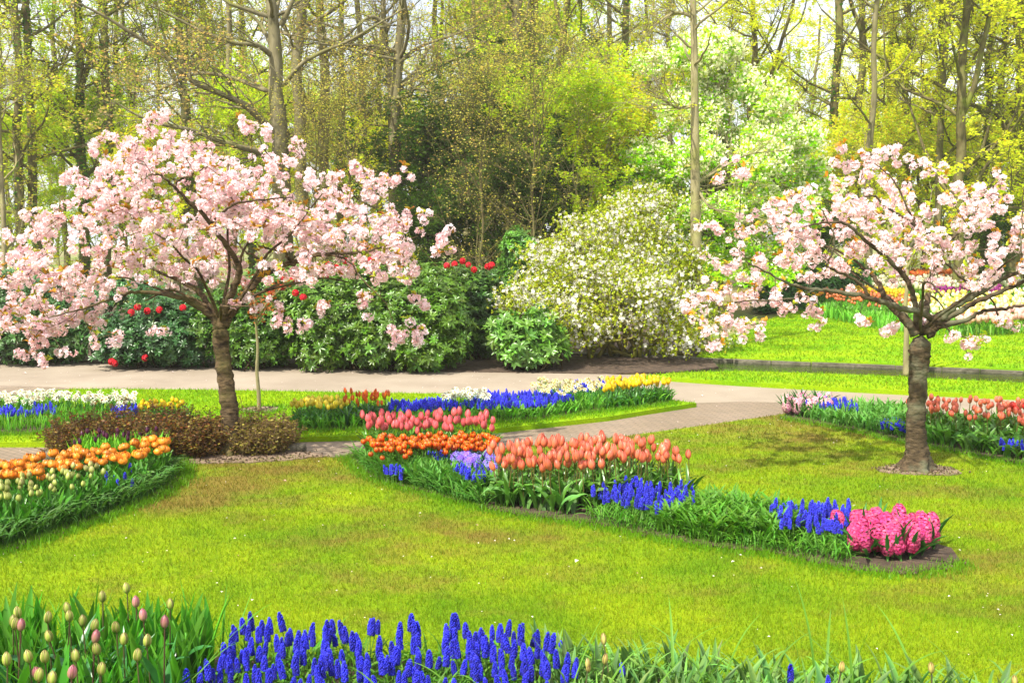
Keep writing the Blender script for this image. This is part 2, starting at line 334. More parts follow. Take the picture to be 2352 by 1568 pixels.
# stone edging of the pond: a run of blocks
rng = np.random.default_rng(3)
line = GP([(1270, 806), (1450, 810), (1620, 818), (1850, 827), (2000, 832), (2352, 847), (2800, 867), (3300, 890)])
mb = MB(); s = np.concatenate([[0], np.cumsum(np.linalg.norm(np.diff(line, axis=0), axis=1))]); L0 = s[-1]; q = 0
while q < L0-.5:
    l = rng.uniform(.45, .62); a = np.array([np.interp(q, s, line[:, 0]), np.interp(q, s, line[:, 1])]); b = np.array([np.interp(q+l-.005, s, line[:, 0]), np.interp(q+l-.005, s, line[:, 1])])
    d = (b-a)/np.linalg.norm(b-a); nn = np.array([-d[1], d[0]])*.11; z1 = -.018+rng.uniform(-.003, .003)
    c = [a-nn, b-nn, b+nn, a+nn]; V = [(*p, -.2) for p in c]+[(*(p+(np.mean(c, 0)-p)*.012), z1) for p in c]
    mb.add(V, [(4, 5, 6, 7), (0, 1, 5, 4), (1, 2, 6, 5), (2, 3, 7, 6), (3, 0, 4, 7)]); q += l
tag(mb.obj('pond_edging', M_STONE, smooth=False), 'low grey stone edging along the far bank of the pond', 'kerb')

BED = {
 'main': [(800, 1047), (857, 1097), (924, 1117), (992, 1134), (1059, 1151), (1126, 1169), (1193, 1184), (1277, 1194), (1344, 1201), (1428, 1215), (1495, 1231), (1646, 1258), (1764, 1268), (1864, 1290), (1965, 1309), (2066, 1319), (2150, 1309), (2205, 1290), (2185, 1262), (2100, 1238), (1900, 1215), (1700, 1190), (1590, 1160), (1560, 1128), (1400, 1100), (1180, 1085), (1150, 1040), (1120, 1024), (850, 1020)],
 'left': [(-260, 1330), (0, 1266), (120, 1228), (250, 1182), (350, 1142), (405, 1105), (408, 1070), (370, 1050), (180, 1058), (0, 1105), (-260, 1160)],
 'far': [(668, 990), (790, 988), (1129, 969), (1240, 963), (1361, 946), (1462, 936), (1546, 924), (1540, 913), (1400, 912), (1250, 925), (1030, 940), (850, 950), (690, 958)],
 'far_left': [(-300, 1010), (0, 998), (130, 993), (250, 990), (430, 985), (440, 960), (350, 952), (0, 948), (-300, 955)],
 'right': [(1797, 960), (1898, 977), (1999, 997), (2066, 1014), (2150, 1028), (2267, 1051), (2352, 1067), (2700, 1140), (2800, 1010), (2352, 965), (2100, 945), (1830, 938)],
}
BP = {k: GP(v) for k, v in BED.items()}
BP['front'] = np.array([(-2.6, 3.85), (-1.1, 3.86), (0, 3.80), (.8, 3.62), (1.5, 3.45), (2.3, 3.25), (2.6, 1.2), (-2.6, 1.2)])
for k in BP: struct(flat('flower_bed_soil', BP[k], .012, M_SOIL, .02))
def ring(px, py, rx, ry, n=26, seed=1):
    g = G(px, py)[:2]; r = np.random.default_rng(seed); a = np.linspace(0, 2*np.pi, n, endpoint=False); k = 1+.10*np.sin(a*3+seed)+.035*r.standard_normal(n)
    return np.stack([g[0]+rx*np.cos(a)*k, g[1]+ry*np.sin(a)*k], 1)
R1 = ring(2110, 1079, .29, .18, n=40, seed=4); R2 = ring(596, 941, .2, .16, seed=5); R3 = ring(455, 1050, .95, .20, n=50, seed=6)
for r in (R1, R2): struct(flat('soil_ring', r, .008, M_DRY, .01))
struct(flat('soil_ring', R3, .009, M_DRY, .01))
struct(flat('shrub_bed_soil', GP([(-900, 840), (-900, 700), (1500, 700), (1650, 842), (1560, 852), (1380, 857), (980, 851), (570, 841), (250, 834), (0, 821), (-700, 811)], -.04), -.04, M_SOIL, .02))

# ------------------------------------------------------------------ lawn grass: short blades, one uncountable mass per lawn
def blades(mb, rng, poly, dens, h, wd, ymax=99, col=None, holes=(), lean=.5):
    lo, hi = poly.min(0), poly.max(0); hi[1] = min(hi[1], ymax); lo[1] = max(lo[1], 2.9)
    n = int((hi-lo).prod()*dens)
    if n <= 0: return
    p = rng.uniform(lo, hi, (n, 2)); p = p[np.abs(p[:, 0]) < .53*p[:, 1]+1.8]; p = p[inside(p, poly)]
    for hl in holes: p = p[~inside(p, hl)]
    k = len(p); a = rng.uniform(0, 2*np.pi, k); hh = h*rng.uniform(.5, 1.25, k); ww = wd*rng.uniform(.7, 1.3, k)
    sx = np.stack([np.cos(a), np.sin(a)], 1)*ww[:, None]*.5
    ln = rng.standard_normal((k, 2))*(hh*lean)[:, None]
    z = np.full((k, 1), -.004); V = np.stack([np.hstack([p-sx, z]), np.hstack([p+sx, z]), np.hstack([p+ln, hh[:, None]])], 1)
    c = rng.uniform(.72, 1.28, (k, 1))*np.array([[1, 1, 1]])*(1+.12*rng.standard_normal((k, 3)))
    if col is not None: c = c*np.asarray(col)
    mb.add(V.reshape(-1, 3), np.arange(3*k).reshape(-1, 3), np.repeat(np.clip(c, 0, 3), 3, 0))
rng = np.random.default_rng(11)
shr = lambda r: r.mean(0)+(r-r.mean(0))*.72
holes = [BP['main'], BP['left'], BP['right'], BP['front'], shr(R1), shr(R3)]
mb = MB(); near = lawnB.copy()
def band(poly, y0, y1):
    return poly, y0, y1
for y0, y1, dn, h, wd in ((2.9, 4.6, 17000, .021, .0028), (4.6, 6.0, 10000, .022, .0038), (6.0, 8.0, 5600, .023, .0052), (8.0, 12.5, 2600, .024, .008)):
    bx = np.array([(-8, y0), (8, y0), (8, y1), (-8, y1)])
    sub = MB(); blades(sub, rng, bx, dn, h, wd, holes=holes)
    V, F, C = sub.arr(); keep = inside(V[2::3, :2], lawnB) & inside(V[0::3, :2], lawnB); K = np.repeat(keep, 3); V = V[K]; C = C[K]
    mb.add(V, np.arange(len(V)).reshape(-1, 3), C)
tag(mb.obj('grass', M_BLADE, smooth=False), 'short yellow-green lawn grass with worn brown patches', 'grass', kind='stuff')
mb = MB(); blades(mb, rng, lawnA, 2600, .03, .009, holes=[BP['far'], BP['far_left'], R2]); blades(mb, rng, stripC, 900, .035, .016); blades(mb, rng, lawnD, 420, .035, .02, ymax=24)
tag(mb.obj('grass', M_LUSHBLADE, smooth=False), 'bright mown grass beyond the brick path and the pond', 'grass', kind='stuff')
# longer bright grass along the bed edges
def fringe(mb, rng, pts, dens, h, wd, off=.05, sp=.05):
    p = GP(pts) if not isinstance(pts, np.ndarray) else pts
    for a, b in zip(p[:-1], p[1:]):
        l = np.linalg.norm(b-a); k = int(l*dens); t = rng.uniform(0, 1, k)[:, None]; d = (b-a)/l; nn = np.array([d[1], -d[0]])
        q = a+(b-a)*t+nn*(off+sp*rng.standard_normal((k, 1)))
        an = rng.uniform(0, 2*np.pi, k); sx = np.stack([np.cos(an), np.sin(an)], 1)*wd*.5; hh = h*rng.uniform(.4, 1.3, k); ln = rng.standard_normal((k, 2))*(hh*.35)[:, None]
        z = np.full((k, 1), 0.); V = np.stack([np.hstack([q-sx, z]), np.hstack([q+sx, z]), np.hstack([q+ln, hh[:, None]])], 1)
        c = rng.uniform(.6, 1.2, (k, 1))*np.array([[.14, .33, .006]])
        mb.add(V.reshape(-1, 3), np.arange(3*k).reshape(-1, 3), np.repeat(c, 3, 0))
mb = MB()
fringe(mb, rng, BED['main'][:18], 2000, .036, .0045, .03, .045); fringe(mb, rng, BED['left'][:8], 2200, .042, .005, .035, .05); fringe(mb, rng, BED['right'][:8], 1300, .038, .006, .03, .04)
fringe(mb, rng, BED['far'][:7], 900, .04, .008, .03, .04); fringe(mb, rng, BED['far_left'][:5], 900, .04, .008, .03, .04)
fringe(mb, rng, ring(596, 941, .22, .18, seed=5), 500, .04, .008, 0, .03)
tag(mb.obj('grass', M_LEAF, smooth=False), 'longer vivid green grass fringe along the flower bed edges', 'grass', kind='stuff')
# crumbs of soil along the beds and round the trunks
mb = MB(); cs = []
for pl, n in ((R1, 260), (R2, 90), (R3, 500)):
    c = pl.mean(0); q = in_poly(rng, pl, n); cs.append(c+(q-c)*rng.uniform(.7, 1.25, (len(q), 1)))
for k, m in (('main', 18), ('left', 8), ('right', 8)):
    e = BP[k][:m]; t = rng.uniform(0, m-1.001, 700); i = t.astype(int); cs.append(e[i]+(e[i+1]-e[i])*(t-i)[:, None]+rng.normal(0, .022, (700, 2)))
cs = np.concatenate(cs); k = len(cs); V0, F0, C0 = np.array([(1, 0, 0), (0, 1, 0), (-1, 0, 0), (0, -1, 0), (0, 0, .8), (0, 0, -.6)], float), [np.array([[0, 1, 4], [1, 2, 4], [2, 3, 4], [3, 0, 4], [1, 0, 5], [2, 1, 5], [3, 2, 5], [0, 3, 5]])], np.ones((6, 3))
scatter(mb, (V0, F0, C0), np.column_stack([cs, np.full(k, .014)]), basis(rng.standard_normal((k, 3))), rng.uniform(.004, .011, k), np.array([[.10, .068, .042]])*rng.uniform(.5, 1.4, (k, 1)))
tag(mb.obj('soil_crumbs', M_LEAF, smooth=False), 'loose crumbs of soil around the trunks and bed edges', 'soil', kind='stuff')
# fallen petals and crumbs on the lawn and path
mb = MB(); n = 1300; p = rng.uniform((-7, 3.6), (7, 13.5), (n, 2)); p = p[np.abs(p[:, 0]) < .53*p[:, 1]]
p = p[inside(p, lawnB) | inside(p, path)]
for k in BP: p = p[~inside(p, BP[k])]
k = len(p); a = rng.uniform(0, 6.28, k); s = rng.uniform(.0025, .0065, k)*(1+p[:, 1]*.05); s[::37] *= 2.6; zb = np.where(inside(p, lawnB), .024, -.042)
T = (np.array([(-1, 0, 0), (0, -.7, .5), (1, 0, .15), (0, .7, .6)], float), [np.array([[0, 1, 2, 3]])], np.ones((4, 3)))
scatter(mb, T, np.column_stack([p, zb]), rz3(a), s, np.where(rng.random((k, 1)) < .8, [[.85, .74, .72]], [[.62, .36, .28]]))
tag(mb.obj('fallen_petals', M_PETAL, smooth=False), 'pale fallen petals scattered over the lawn', 'petals', kind='stuff')

# ------------------------------------------------------------------ bulb plants: templates
def strap(L, wd, bend, rise=1.2, fold=.25, n=8, tip=.9, az=0.0, twist=0.0, col=(.05, .17, .03), col2=None, wpos=.4):
    """an arching strap leaf from the origin outwards along az; rise = launch angle"""
    t = np.linspace(0, 1, n); th = rise-bend*t**1.4; ds = L/(n-1)
    x = np.concatenate([[0], np.cumsum(np.cos(th[:-1])*ds)]); z = np.concatenate([[0], np.cumsum(np.sin(th[:-1])*ds)])
    w = wd*np.maximum((t/wpos)**.5*(t < wpos)+(t >= wpos)*(1-(np.maximum(t-wpos, 0)/(1-wpos))**2.2), .04)*.5; w[0] = wd*.22
    tw = twist*t
    nx, nz_ = -np.sin(th), np.cos(th)
    V = []
    for k in (-1, 0, 1):
        yy = k*w*np.cos(tw); up = abs(k)*w*fold*2+k*w*np.sin(tw)
        V.append(np.stack([x+nx*up, yy, z+nz_*up], 1))
    V = np.stack(V, 1).reshape(-1, 3); i = np.arange(n-1)[:, None]*3+np.array([[0, 1]]); F = np.stack([i, i+1, i+4, i+3], -1).reshape(-1, 4)
    V = V@rz3(az)[0].T
    c = np.asarray(col, float); c2 = c*1.5 if col2 is None else np.asarray(col2, float)
    C = np.stack([c2*.9, c, c2*.9] if col2 is not None else [c*1.05, c*.9, c*1.05], 0)[None]*(np.ones((n, 1, 1)))*(1+.25*(t[:, None, None]-.3))
    return V, [F], C.reshape(-1, 3)
def cup(h, r, openn=0.0, ruffle=0.0, cb=(.7, .2, .1), ct=(.8, .3, .25), ce=None, n=5, m=7, petals=6, point=1.0, rng=None, layers=2, tipr=.34):
    """a tulip flower: petals on one or more whorls; cb base, ct upper, ce margin colour"""
    mb = MB(); rng = rng or np.random.default_rng(0); per = petals//layers if layers > 1 else petals
    for k in range(petals):
        ly = k % layers; a0 = 2*np.pi*k/petals+ (.0 if ly == 0 else .05)
        t = np.linspace(0, 1, m); u = np.linspace(-1, 1, n)
        prof = np.interp(t, [0, .1, .28, .5, .75, .92, 1], [.22, .66, .97, 1.0, .80, (.50+tipr)*.5+.06, tipr])          # swelling low, closing above
        rr = r*prof*(1-.10*ly)*(1+openn*2.4*t**2)
        rr = np.maximum(rr, r*.05); ww = (1.12 if layers > 1 else 1.0)*np.pi/per*.62*np.where(t < .5, .75+.5*t, 1.0-.98*(np.maximum(t-.5, 0)/.5)**(2.0/point)); z = h*t
        A = a0+u[None]*ww[:, None]; R = rr[:, None]*(1-.05*u[None]**2)
        if ruffle: R = R*(1+ruffle*rng.standard_normal((m, n))*t[:, None]); zz = z[:, None]*(1+ruffle*.5*rng.standard_normal((m, n)))
        else: zz = z[:, None]+0*u[None]
        V = np.stack([R*np.cos(A), R*np.sin(A), zz], -1).reshape(-1, 3)
        i = np.arange(m-1)[:, None]*n+np.arange(n-1)[None]; F = np.stack([i, i+1, i+n+1, i+n], -1).reshape(-1, 4)
        c = np.asarray(cb)[None]*(1-t[:, None])+np.asarray(ct)[None]*t[:, None]; C = np.repeat(c[:, None], n, 1)
        if ce is not None:
            e = (np.abs(u)[None, :, None]**2.5*.8+ (t[:, None, None]**7)*.6).clip(0, 1); C = C*(1-e)+np.asarray(ce)[None, None]*e
        C = C*np.clip(1+.16*rng.standard_normal(), .72, 1.3)*(1 if ly == 0 else .82)*(1-.22*np.abs(u)[None, :, None]**6); mb.add(V, F, C.reshape(-1, 3).clip(0, 1))
    V, F, C = mb.arr(); return V, [np.concatenate(F)], C
def sphere(r, n=6, m=4, sz=1.0):
    th = np.linspace(0, np.pi, m+1)[1:-1]; a = np.linspace(0, 2*np.pi, n, endpoint=False)
    V = [(0, 0, r*sz)]+[(r*np.sin(t)*np.cos(x), r*np.sin(t)*np.sin(x), r*sz*np.cos(t)) for t in th for x in a]+[(0, 0, -r*sz)]
    Fq = [(1+i*n+j, 1+(i+1)*n+j, 1+(i+1)*n+(j+1) % n, 1+i*n+(j+1) % n) for i in range(m-2) for j in range(n)]
    Ft = [(0, 1+j, 1+(j+1) % n) for j in range(n)]+[(len(V)-1, 1+(m-2)*n+(j+1) % n, 1+(m-2)*n+j) for j in range(n)]
    return np.array(V, float), [np.array(Fq), np.array(Ft)], np.ones((len(V), 3))
def grape(h, r, rows, per, rng, ball, blue=(.02, .03, .62), dark=(.01, .012, .25)):
    """grape hyacinth spike: rings of hanging bells narrowing upward"""
    mb = MB(); pos, dr, sc, cl = [], [], [], []
    for i in range(rows):
        t = i/(rows-1); rr = r*(1-.15*(1-t))*np.sqrt(max(.03, 1-max(0, t-.25)**2*1.65)); k = max(3, int(per*(1-.55*t)))
        for j in range(k):
            a = 2*np.pi*(j+.5*(i % 2))/k+rng.normal()*.12; pos.append((rr*.72*np.cos(a), rr*.72*np.sin(a), h*t+rng.normal()*h*.012)); dr.append((np.cos(a), np.sin(a), -.75+1.5*t)); sc.append((1-.38*t)*rng.uniform(.9, 1.1)); cl.append(rng.uniform(.45, 1.25)*(.9+.4*t))
    pos, dr, sc, cl = map(np.array, (pos, dr, sc, cl))
    B = sphere(r*.36, 6 if ball else 4, 4 if ball else 3, 1.35) if ball else sphere(r*.46, 4, 3, 1.3)
    c = np.asarray(blue)[None]*cl[:, None]; c[:, 0] += .012*rng.random(len(c))
    scatter(mb, B, pos, basis(dr), sc, c)
    tube(mb, [(0, 0, 0), (0, 0, h*.95)], [r*.4, r*.2], 5, dark, cap=False)
    V, F, C = mb.arr(); return mb
def floret(rng, s=.014):
    """six curled-back tepals"""
    mb = MB()
    for k in range(6):
        a = k*np.pi/3; c, sn = np.cos(a), np.sin(a); q = np.array([(0, -.12, 0), (0, .12, 0), (.6, .26, .35), (.6, -.26, .35), (1.0, .05, .02), (1.0, -.05, .02)], float)
        V = np.stack([q[:, 0]*c-q[:, 1]*sn, q[:, 0]*sn+q[:, 1]*c, q[:, 2]], 1)*s; mb.add(V, [(0, 1, 2, 3), (3, 2, 4, 5)], np.array([(.55, .45, .5)]*2+[(1, 1, 1)]*2+[(1.15, 1.6, 1.35)]*2)*(1 if k % 2 else .85))
    V, F, C = mb.arr(); return V, [np.concatenate(F)], C
def stemtube(h, r, col, lean=.0, base=.0):
    mb = MB(); pts = smooth_path([(0, 0, base), (lean*.3, 0, h*.5), (lean, 0, h)], 3); tube(mb, pts, np.linspace(r, r*.8, len(pts)), 5, col, cap=False); return mb
GREEN_T, GREEN_B = (.085, .23, .016), (.05, .15, .02)

def one(T): mb = MB(); mb.add(T[0], T[1][0], T[2]); [mb.F.append(f) for f in T[1][1:]]; return mb
def tulip_proto(name, rng, H, fl, leaves, lean, lcol=GREEN_T, scol=(.09, .22, .03)):
    """stem, flower and two or three leaves, each a mesh of its own"""
    r = thing(name, (0, -50, 0), name.replace('_', ' '), 'tulip'); ch = []
    s = stemtube(H, .0032, scol, lean).obj('stem', M_LEAF, r); ch.append(s)
    f = one(fl).obj('flower', M_TULIP, r, (lean, 0, H-.004)); f.rotation_euler = (rng.normal()*.08, rng.uniform(0, .18), rng.uniform(0, 6)); ch.append(f)
    a0 = rng.uniform(0, 6.28)
    for i in range(leaves):
        L = strap(H*rng.uniform(.72, .98), rng.uniform(.034, .052)*(H/.36), rng.uniform(.5, 1.7), rng.uniform(1.25, 1.48), .22, 8, az=a0+i*2.2+rng.normal()*.3, twist=rng.normal()*.5, col=lcol)
        ch.append(one(L).obj('leaf', M_GLOSS, r))
    kids(r, *ch); return r
def protos(name, k, seed, H, flfn, leaves=3, lcol=GREEN_T, scol=(.09, .22, .03), lean=.02):
    rng = np.random.default_rng(seed); return [tulip_proto(name, rng, H*rng.uniform(.9, 1.08), flfn(rng), leaves, rng.normal()*lean, lcol, scol) for _ in range(k)]
def simple_proto(name, parts, cat):
    r = thing(name, (0, -50, 0), name.replace('_', ' '), cat); ch = []
    for nm, mb, mat in parts: ch.append(mb.obj(nm, mat, r))
    kids(r, *ch); return r
PROTOS = []
def plant(pr, rng, spots, label, cat, group, sc=(.88, 1.12), tilt=.09, z=.012):
    """one individual per spot"""
    PROTOS.extend([p for p in pr if p not in PROTOS])
    for x, y in spots:
        p = pr[rng.integers(len(pr))]; o = dup(p, (x, y, z), rng.uniform(0, 6.28), rng.uniform(*sc), (rng.normal()*tilt, rng.normal()*tilt), label=label, group=group); o['category'] = cat
def drop_protos():
    for p in PROTOS:
        for c in KIDS.get(p.name, ()): bpy.data.objects.remove(c)
        bpy.data.objects.remove(p)

rng = np.random.default_rng(21)
# --- main curved bed
A = in_poly(rng, GP([(1132, 1135), (1230, 1110), (1450, 1106), (1555, 1128), (1568, 1150), (1400, 1166), (1290, 1184), (1140, 1166)]), 170, .034)
coral = protos('coral_tulip', 12, 5, .265, lambda r: cup(.076*r.uniform(.85, 1.06), .0215*r.uniform(.88, 1.1), r.uniform(-.03, .12), .01, (.82, .26, .06), (.82, .135, .115), (.87, .26, .16), rng=r, point=1.15), 3, (.085, .22, .025), (.18, .16, .04))
plant(coral, rng, A, 'coral tulip on a tall stem among many in the middle of the long curved bed', 'tulip', 'coral tulips in the long curved bed')
plant(coral, rng, GP([(1580, 1158), (1568, 1168)]), 'coral tulip standing apart at the right end of the tall coral clump', 'tulip', 'coral tulips at the end of the clump', sc=(1.0, 1.06), tilt=.03)
A = in_poly(rng, GP([(838, 1038), (1130, 1036), (1130, 1064), (846, 1070)]), 88, .045)
pink = protos('pink_tulip', 6, 6, .255, lambda r: cup(.07, .022*r.uniform(.9, 1.08), r.uniform(-.03, .1), .01, (.80, .22, .15), (.80, .07, .13), (.86, .20, .22), rng=r, point=1.1), 3)
plant(pink, rng, A, 'rose pink tulip in the row behind the red and orange tulips', 'tulip', 'pink tulips at the far end of the curved bed')
A = in_poly(rng, GP([(850, 1078), (1135, 1072), (1130, 1098), (880, 1106)]), 175, .032)
flame = protos('flame_tulip', 6, 7, .20, lambda r: cup(.043, .0215, .16, .05, (.72, .05, .006), (.62, .018, .003), (.88, .40, .01), rng=r, point=.8), 2)
plant(flame, rng, A, 'red tulip edged with yellow in the row before the pink tulips', 'tulip', 'red and yellow tulips in the curved bed')
plant(flame[:3], rng, GP([(868, 1106), (880, 1110), (942, 1116)]), 'red and yellow tulip standing low in front of its row', 'tulip', 'low red and yellow tulips', sc=(.8, .9))
# --- left bed
def dbl(r):
    a = cup(.050, .030, .12, .09, (.85, .36, .03), (.85, .20, .012), (.88, .40, .03), n=5, m=6, petals=8, rng=r, point=.8); b = cup(.046, .020, .0, .10, (.85, .33, .03), (.85, .24, .02), None, n=5, m=5, petals=6, rng=r, point=.8)
    return np.vstack([a[0], b[0]]), [np.vstack([a[1][0], b[1][0]+len(a[0])])], np.vstack([a[2], b[2]])
orange = protos('double_orange_tulip', 8, 8, .185, dbl, 3)
A = in_poly(rng, GP([(-180, 1185), (0, 1142), (120, 1116), (240, 1100), (385, 1078), (392, 1102), (300, 1132), (150, 1158), (-100, 1220)]), 110, .045)
plant(orange, rng, A, 'double orange tulip with ruffled petals in the left bed', 'tulip', 'double orange tulips in the left bed', sc=(.95, 1.15))
purple = protos('dark_purple_tulip', 4, 9, .20, lambda r: cup(.048, .013, 0, 0, (.10, .02, .05), (.075, .008, .045), rng=r, point=1.3), 3)
A = in_poly(rng, GP([(165, 1092), (385, 1076), (378, 1058), (180, 1066)]), 24, .07)
plant(purple, rng, A, 'dark purple closed tulip at the back edge of the left bed', 'tulip', 'dark purple tulips in the left bed')
bud = protos('pale_tulip_bud', 8, 10, .215, lambda r: cup(.045, .0155, 0, 0, (.30, .40, .05), (.50, .52, .16), (.55, .36, .22) if r.random() < .3 else None, rng=r, point=1.0), 3, (.06, .19, .015))
A = in_poly(rng, GP([(-180, 1235), (0, 1190), (150, 1162), (235, 1146), (225, 1180), (100, 1222), (-180, 1295)]), 84, .05)
plant(bud, rng, A, 'pale green tulip bud on the near side of the left bed', 'tulip', 'pale tulip buds in the left bed')
# --- far bed on the middle lawn
yel = protos('yellow_tulip', 6, 12, .18, lambda r: cup(.06, .021, 0, 0, (.88, .72, .03), (.90, .74, .02), (.90, .84, .16), rng=r, point=1.0), 3, (.07, .23, .05))
plant(yel, rng, in_poly(rng, GP([(676, 985), (690, 968), (780, 962), (795, 982)]), 56, .05), 'pale yellow tulip at the left tip of the bed on the middle lawn', 'tulip', 'pale yellow tulips on the middle lawn', sc=(.85, 1.05))
bry = protos('bright_yellow_tulip', 5, 13, .17, lambda r: cup(.062, .021, 0, 0, (.86, .60, .01), (.88, .66, .01), None, rng=r, point=1.0), 3, (.07, .23, .05))
plant(bry, rng, in_poly(rng, GP([(1385, 943), (1400, 916), (1538, 915), (1540, 924), (1460, 935)]), 82, .06), 'bright yellow tulip at the right tip of the bed on the middle lawn', 'tulip', 'bright yellow tulips on the middle lawn', sc=(.95, 1.15))
redt = protos('pointed_red_tulip', 5, 14, .20, lambda r: cup(.062, .014, 0, 0, (.84, .32, .02), (.78, .05, .01), None, rng=r, point=1.5), 3, (.05, .13, .055))
plant(redt, rng, in_poly(rng, GP([(785, 984), (800, 960), (885, 957), (893, 978)]), 34, .06), 'slender pointed red tulip beside the pale yellow tulips', 'tulip', 'pointed red tulips on the middle lawn')
plant(bry, rng, in_poly(rng, GP([(318, 985), (330, 966), (425, 964), (425, 980)]), 30, .06), 'yellow tulip behind the brown shrub on the left lawn', 'tulip', 'yellow tulips behind the brown shrub', sc=(.8, .95))
# --- right bed
plant(coral, rng, in_poly(rng, GP([(2075, 990), (2100, 975), (2352, 985), (2500, 1010), (2500, 1060), (2352, 1042), (2150, 1018)]), 150, .05), 'salmon tulip in the bed behind the right cherry trunk', 'tulip', 'salmon tulips behind the right cherry trunk', sc=(.76, .92))
redb = protos('red_tulip', 3, 15, .24, lambda r: cup(.062, .026, .05, .02, (.75, .06, .03), (.72, .035, .03), None, rng=r, point=.9), 3)
plant(redb, rng, GP([(2330, 1010), (2341, 1014), (2350, 1009)]), 'deep red tulip among the salmon ones at the right edge of the photo', 'tulip', 'deep red tulips in the right bed')
# --- foreground bed
fbud = protos('green_tulip_bud', 6, 16, .33, lambda r: cup(.046, .0145, 0, 0, (.20, .33, .03), (.40, .46, .08), (.50, .34, .16), tipr=.12, n=7, m=9, rng=r, point=1.0), 3, (.035, .155, .035), (.11, .10, .04), .012)
fpink = protos('pink_tulip_bud', 4, 17, .34, lambda r: cup(.047, .0145, 0, 0, (.34, .30, .10), (.50, .09, .18), (.52, .22, .26), tipr=.12, n=7, m=9, rng=r, point=1.1), 3, (.035, .155, .035), (.12, .07, .04), .012)
def front_pts(lst, H):     # flower tops seen in the photo -> ground spots of plants of height H
    out = []
    for x, y in lst:
        d = ray(x, y); t = (H-EYE)/d[2]; out.append((d[0]*t, d[1]*t))
    return out
gb = [(56, 1400), (158, 1388), (112, 1416), (233, 1366), (290, 1345), (196, 1412), (155, 1434), (200, 1430), (263, 1422), (281, 1452), (75, 1490), (234, 1480), (183, 1495), (211, 1520), (110, 1490), (17, 1418), (382, 1372), (40, 1425), (3, 1515), (78, 1545), (101, 1552), (320, 1500), (140, 1400), (345, 1460)]
pk = [(312, 1368), (332, 1400), (27, 1440), (193, 1476), (110, 1510), (167, 1540), (370, 1440)]
plant(fbud, rng, front_pts(gb, .375), 'yellow-green closed tulip bud in the nearest bed, lower left', 'tulip', 'green tulip buds in the nearest bed', sc=(.97, 1.03), tilt=.05)
plant(fpink, rng, front_pts(pk, .385), 'mauve-pink tulip bud among green ones in the nearest bed', 'tulip', 'pink tulip buds in the nearest bed', sc=(.97, 1.03), tilt=.05)
# --- grape hyacinths
def muscari(name, k, seed, H, ball, rows=12, per=9, r=.0115, h=.058, blue=(.024, .032, .56)):
    g = np.random.default_rng(seed); out = []
    for _ in range(k):
        hh = H*g.uniform(.88, 1.1); ro = thing(name, (0, -50, 0), 'grape hyacinth', 'grape hyacinth'); ch = []
        ch.append(stemtube(hh, .0021, (.12, .26, .05), g.normal()*.012).obj('stem', M_LEAF, ro))
        sp = grape(h*g.uniform(.85, 1.12), r*g.uniform(.92, 1.08), rows, per, g, ball, blue).obj('flower_spike', M_SPIKE, ro, (0, 0, hh)); ch.append(sp)
        kids(ro, *ch); out.append(ro)
    return out
mus_near = muscari('grape_hyacinth', 8, 30, .135, True, 14, 9, .0125, .058)
top = lambda p: p
pts = in_poly(rng, np.array([(-1.06, 3.81), (-1.15, 3.30), (.20, 3.28), (.22, 3.45), (.16, 3.66), (0, 3.77)]), 205, .029)
plant(mus_near, rng, pts, 'cobalt blue grape hyacinth in the nearest bed at the bottom of the photo', 'grape hyacinth', 'grape hyacinths in the nearest bed', sc=(.85, 1.12), tilt=.10)
plant(mus_near, rng, [(.42, 3.45), (.5, 3.05), (.62, 3.0), (.68, 3.02), (.78, 2.95), (.98, 3.35), (.88, 2.9), (1.1, 3.3)], 'grape hyacinth standing alone among the striped leaves of the nearest bed', 'grape hyacinth', 'lone grape hyacinths among striped leaves', sc=(.85, 1.05))
mus_mid = muscari('grape_hyacinth', 5, 31, .115, False, 10, 8, .0118, .055, (.035, .045, .60))
plant(mus_mid, rng, in_poly(rng, GP([(1340, 1180), (1450, 1160), (1590, 1168), (1600, 1200), (1500, 1225), (1375, 1200)]), 38, .05), 'blue grape hyacinth in front of the coral tulips', 'grape hyacinth', 'grape hyacinths in front of the coral tulips')
plant(mus_mid, rng, in_poly(rng, GP([(1768, 1225), (1915, 1220), (1965, 1225), (1935, 1285), (1790, 1262)]), 38, .05), 'blue grape hyacinth beside the bright pink hyacinths', 'grape hyacinth', 'grape hyacinths beside the pink hyacinths', sc=(.95, 1.15))
plant(mus_mid, rng, in_poly(rng, GP([(1030, 1130), (1110, 1128), (1118, 1155), (1065, 1142)]), 6, .045), 'blue grape hyacinth left of the coral tulips', 'grape hyacinth', 'grape hyacinths left of the coral tulips')
plant(mus_mid, rng, in_poly(rng, GP([(238, 1142), (322, 1126), (322, 1152), (248, 1170)]), 8, .05), 'blue grape hyacinth at the near edge of the left bed', 'grape hyacinth', 'grape hyacinths in the left bed')
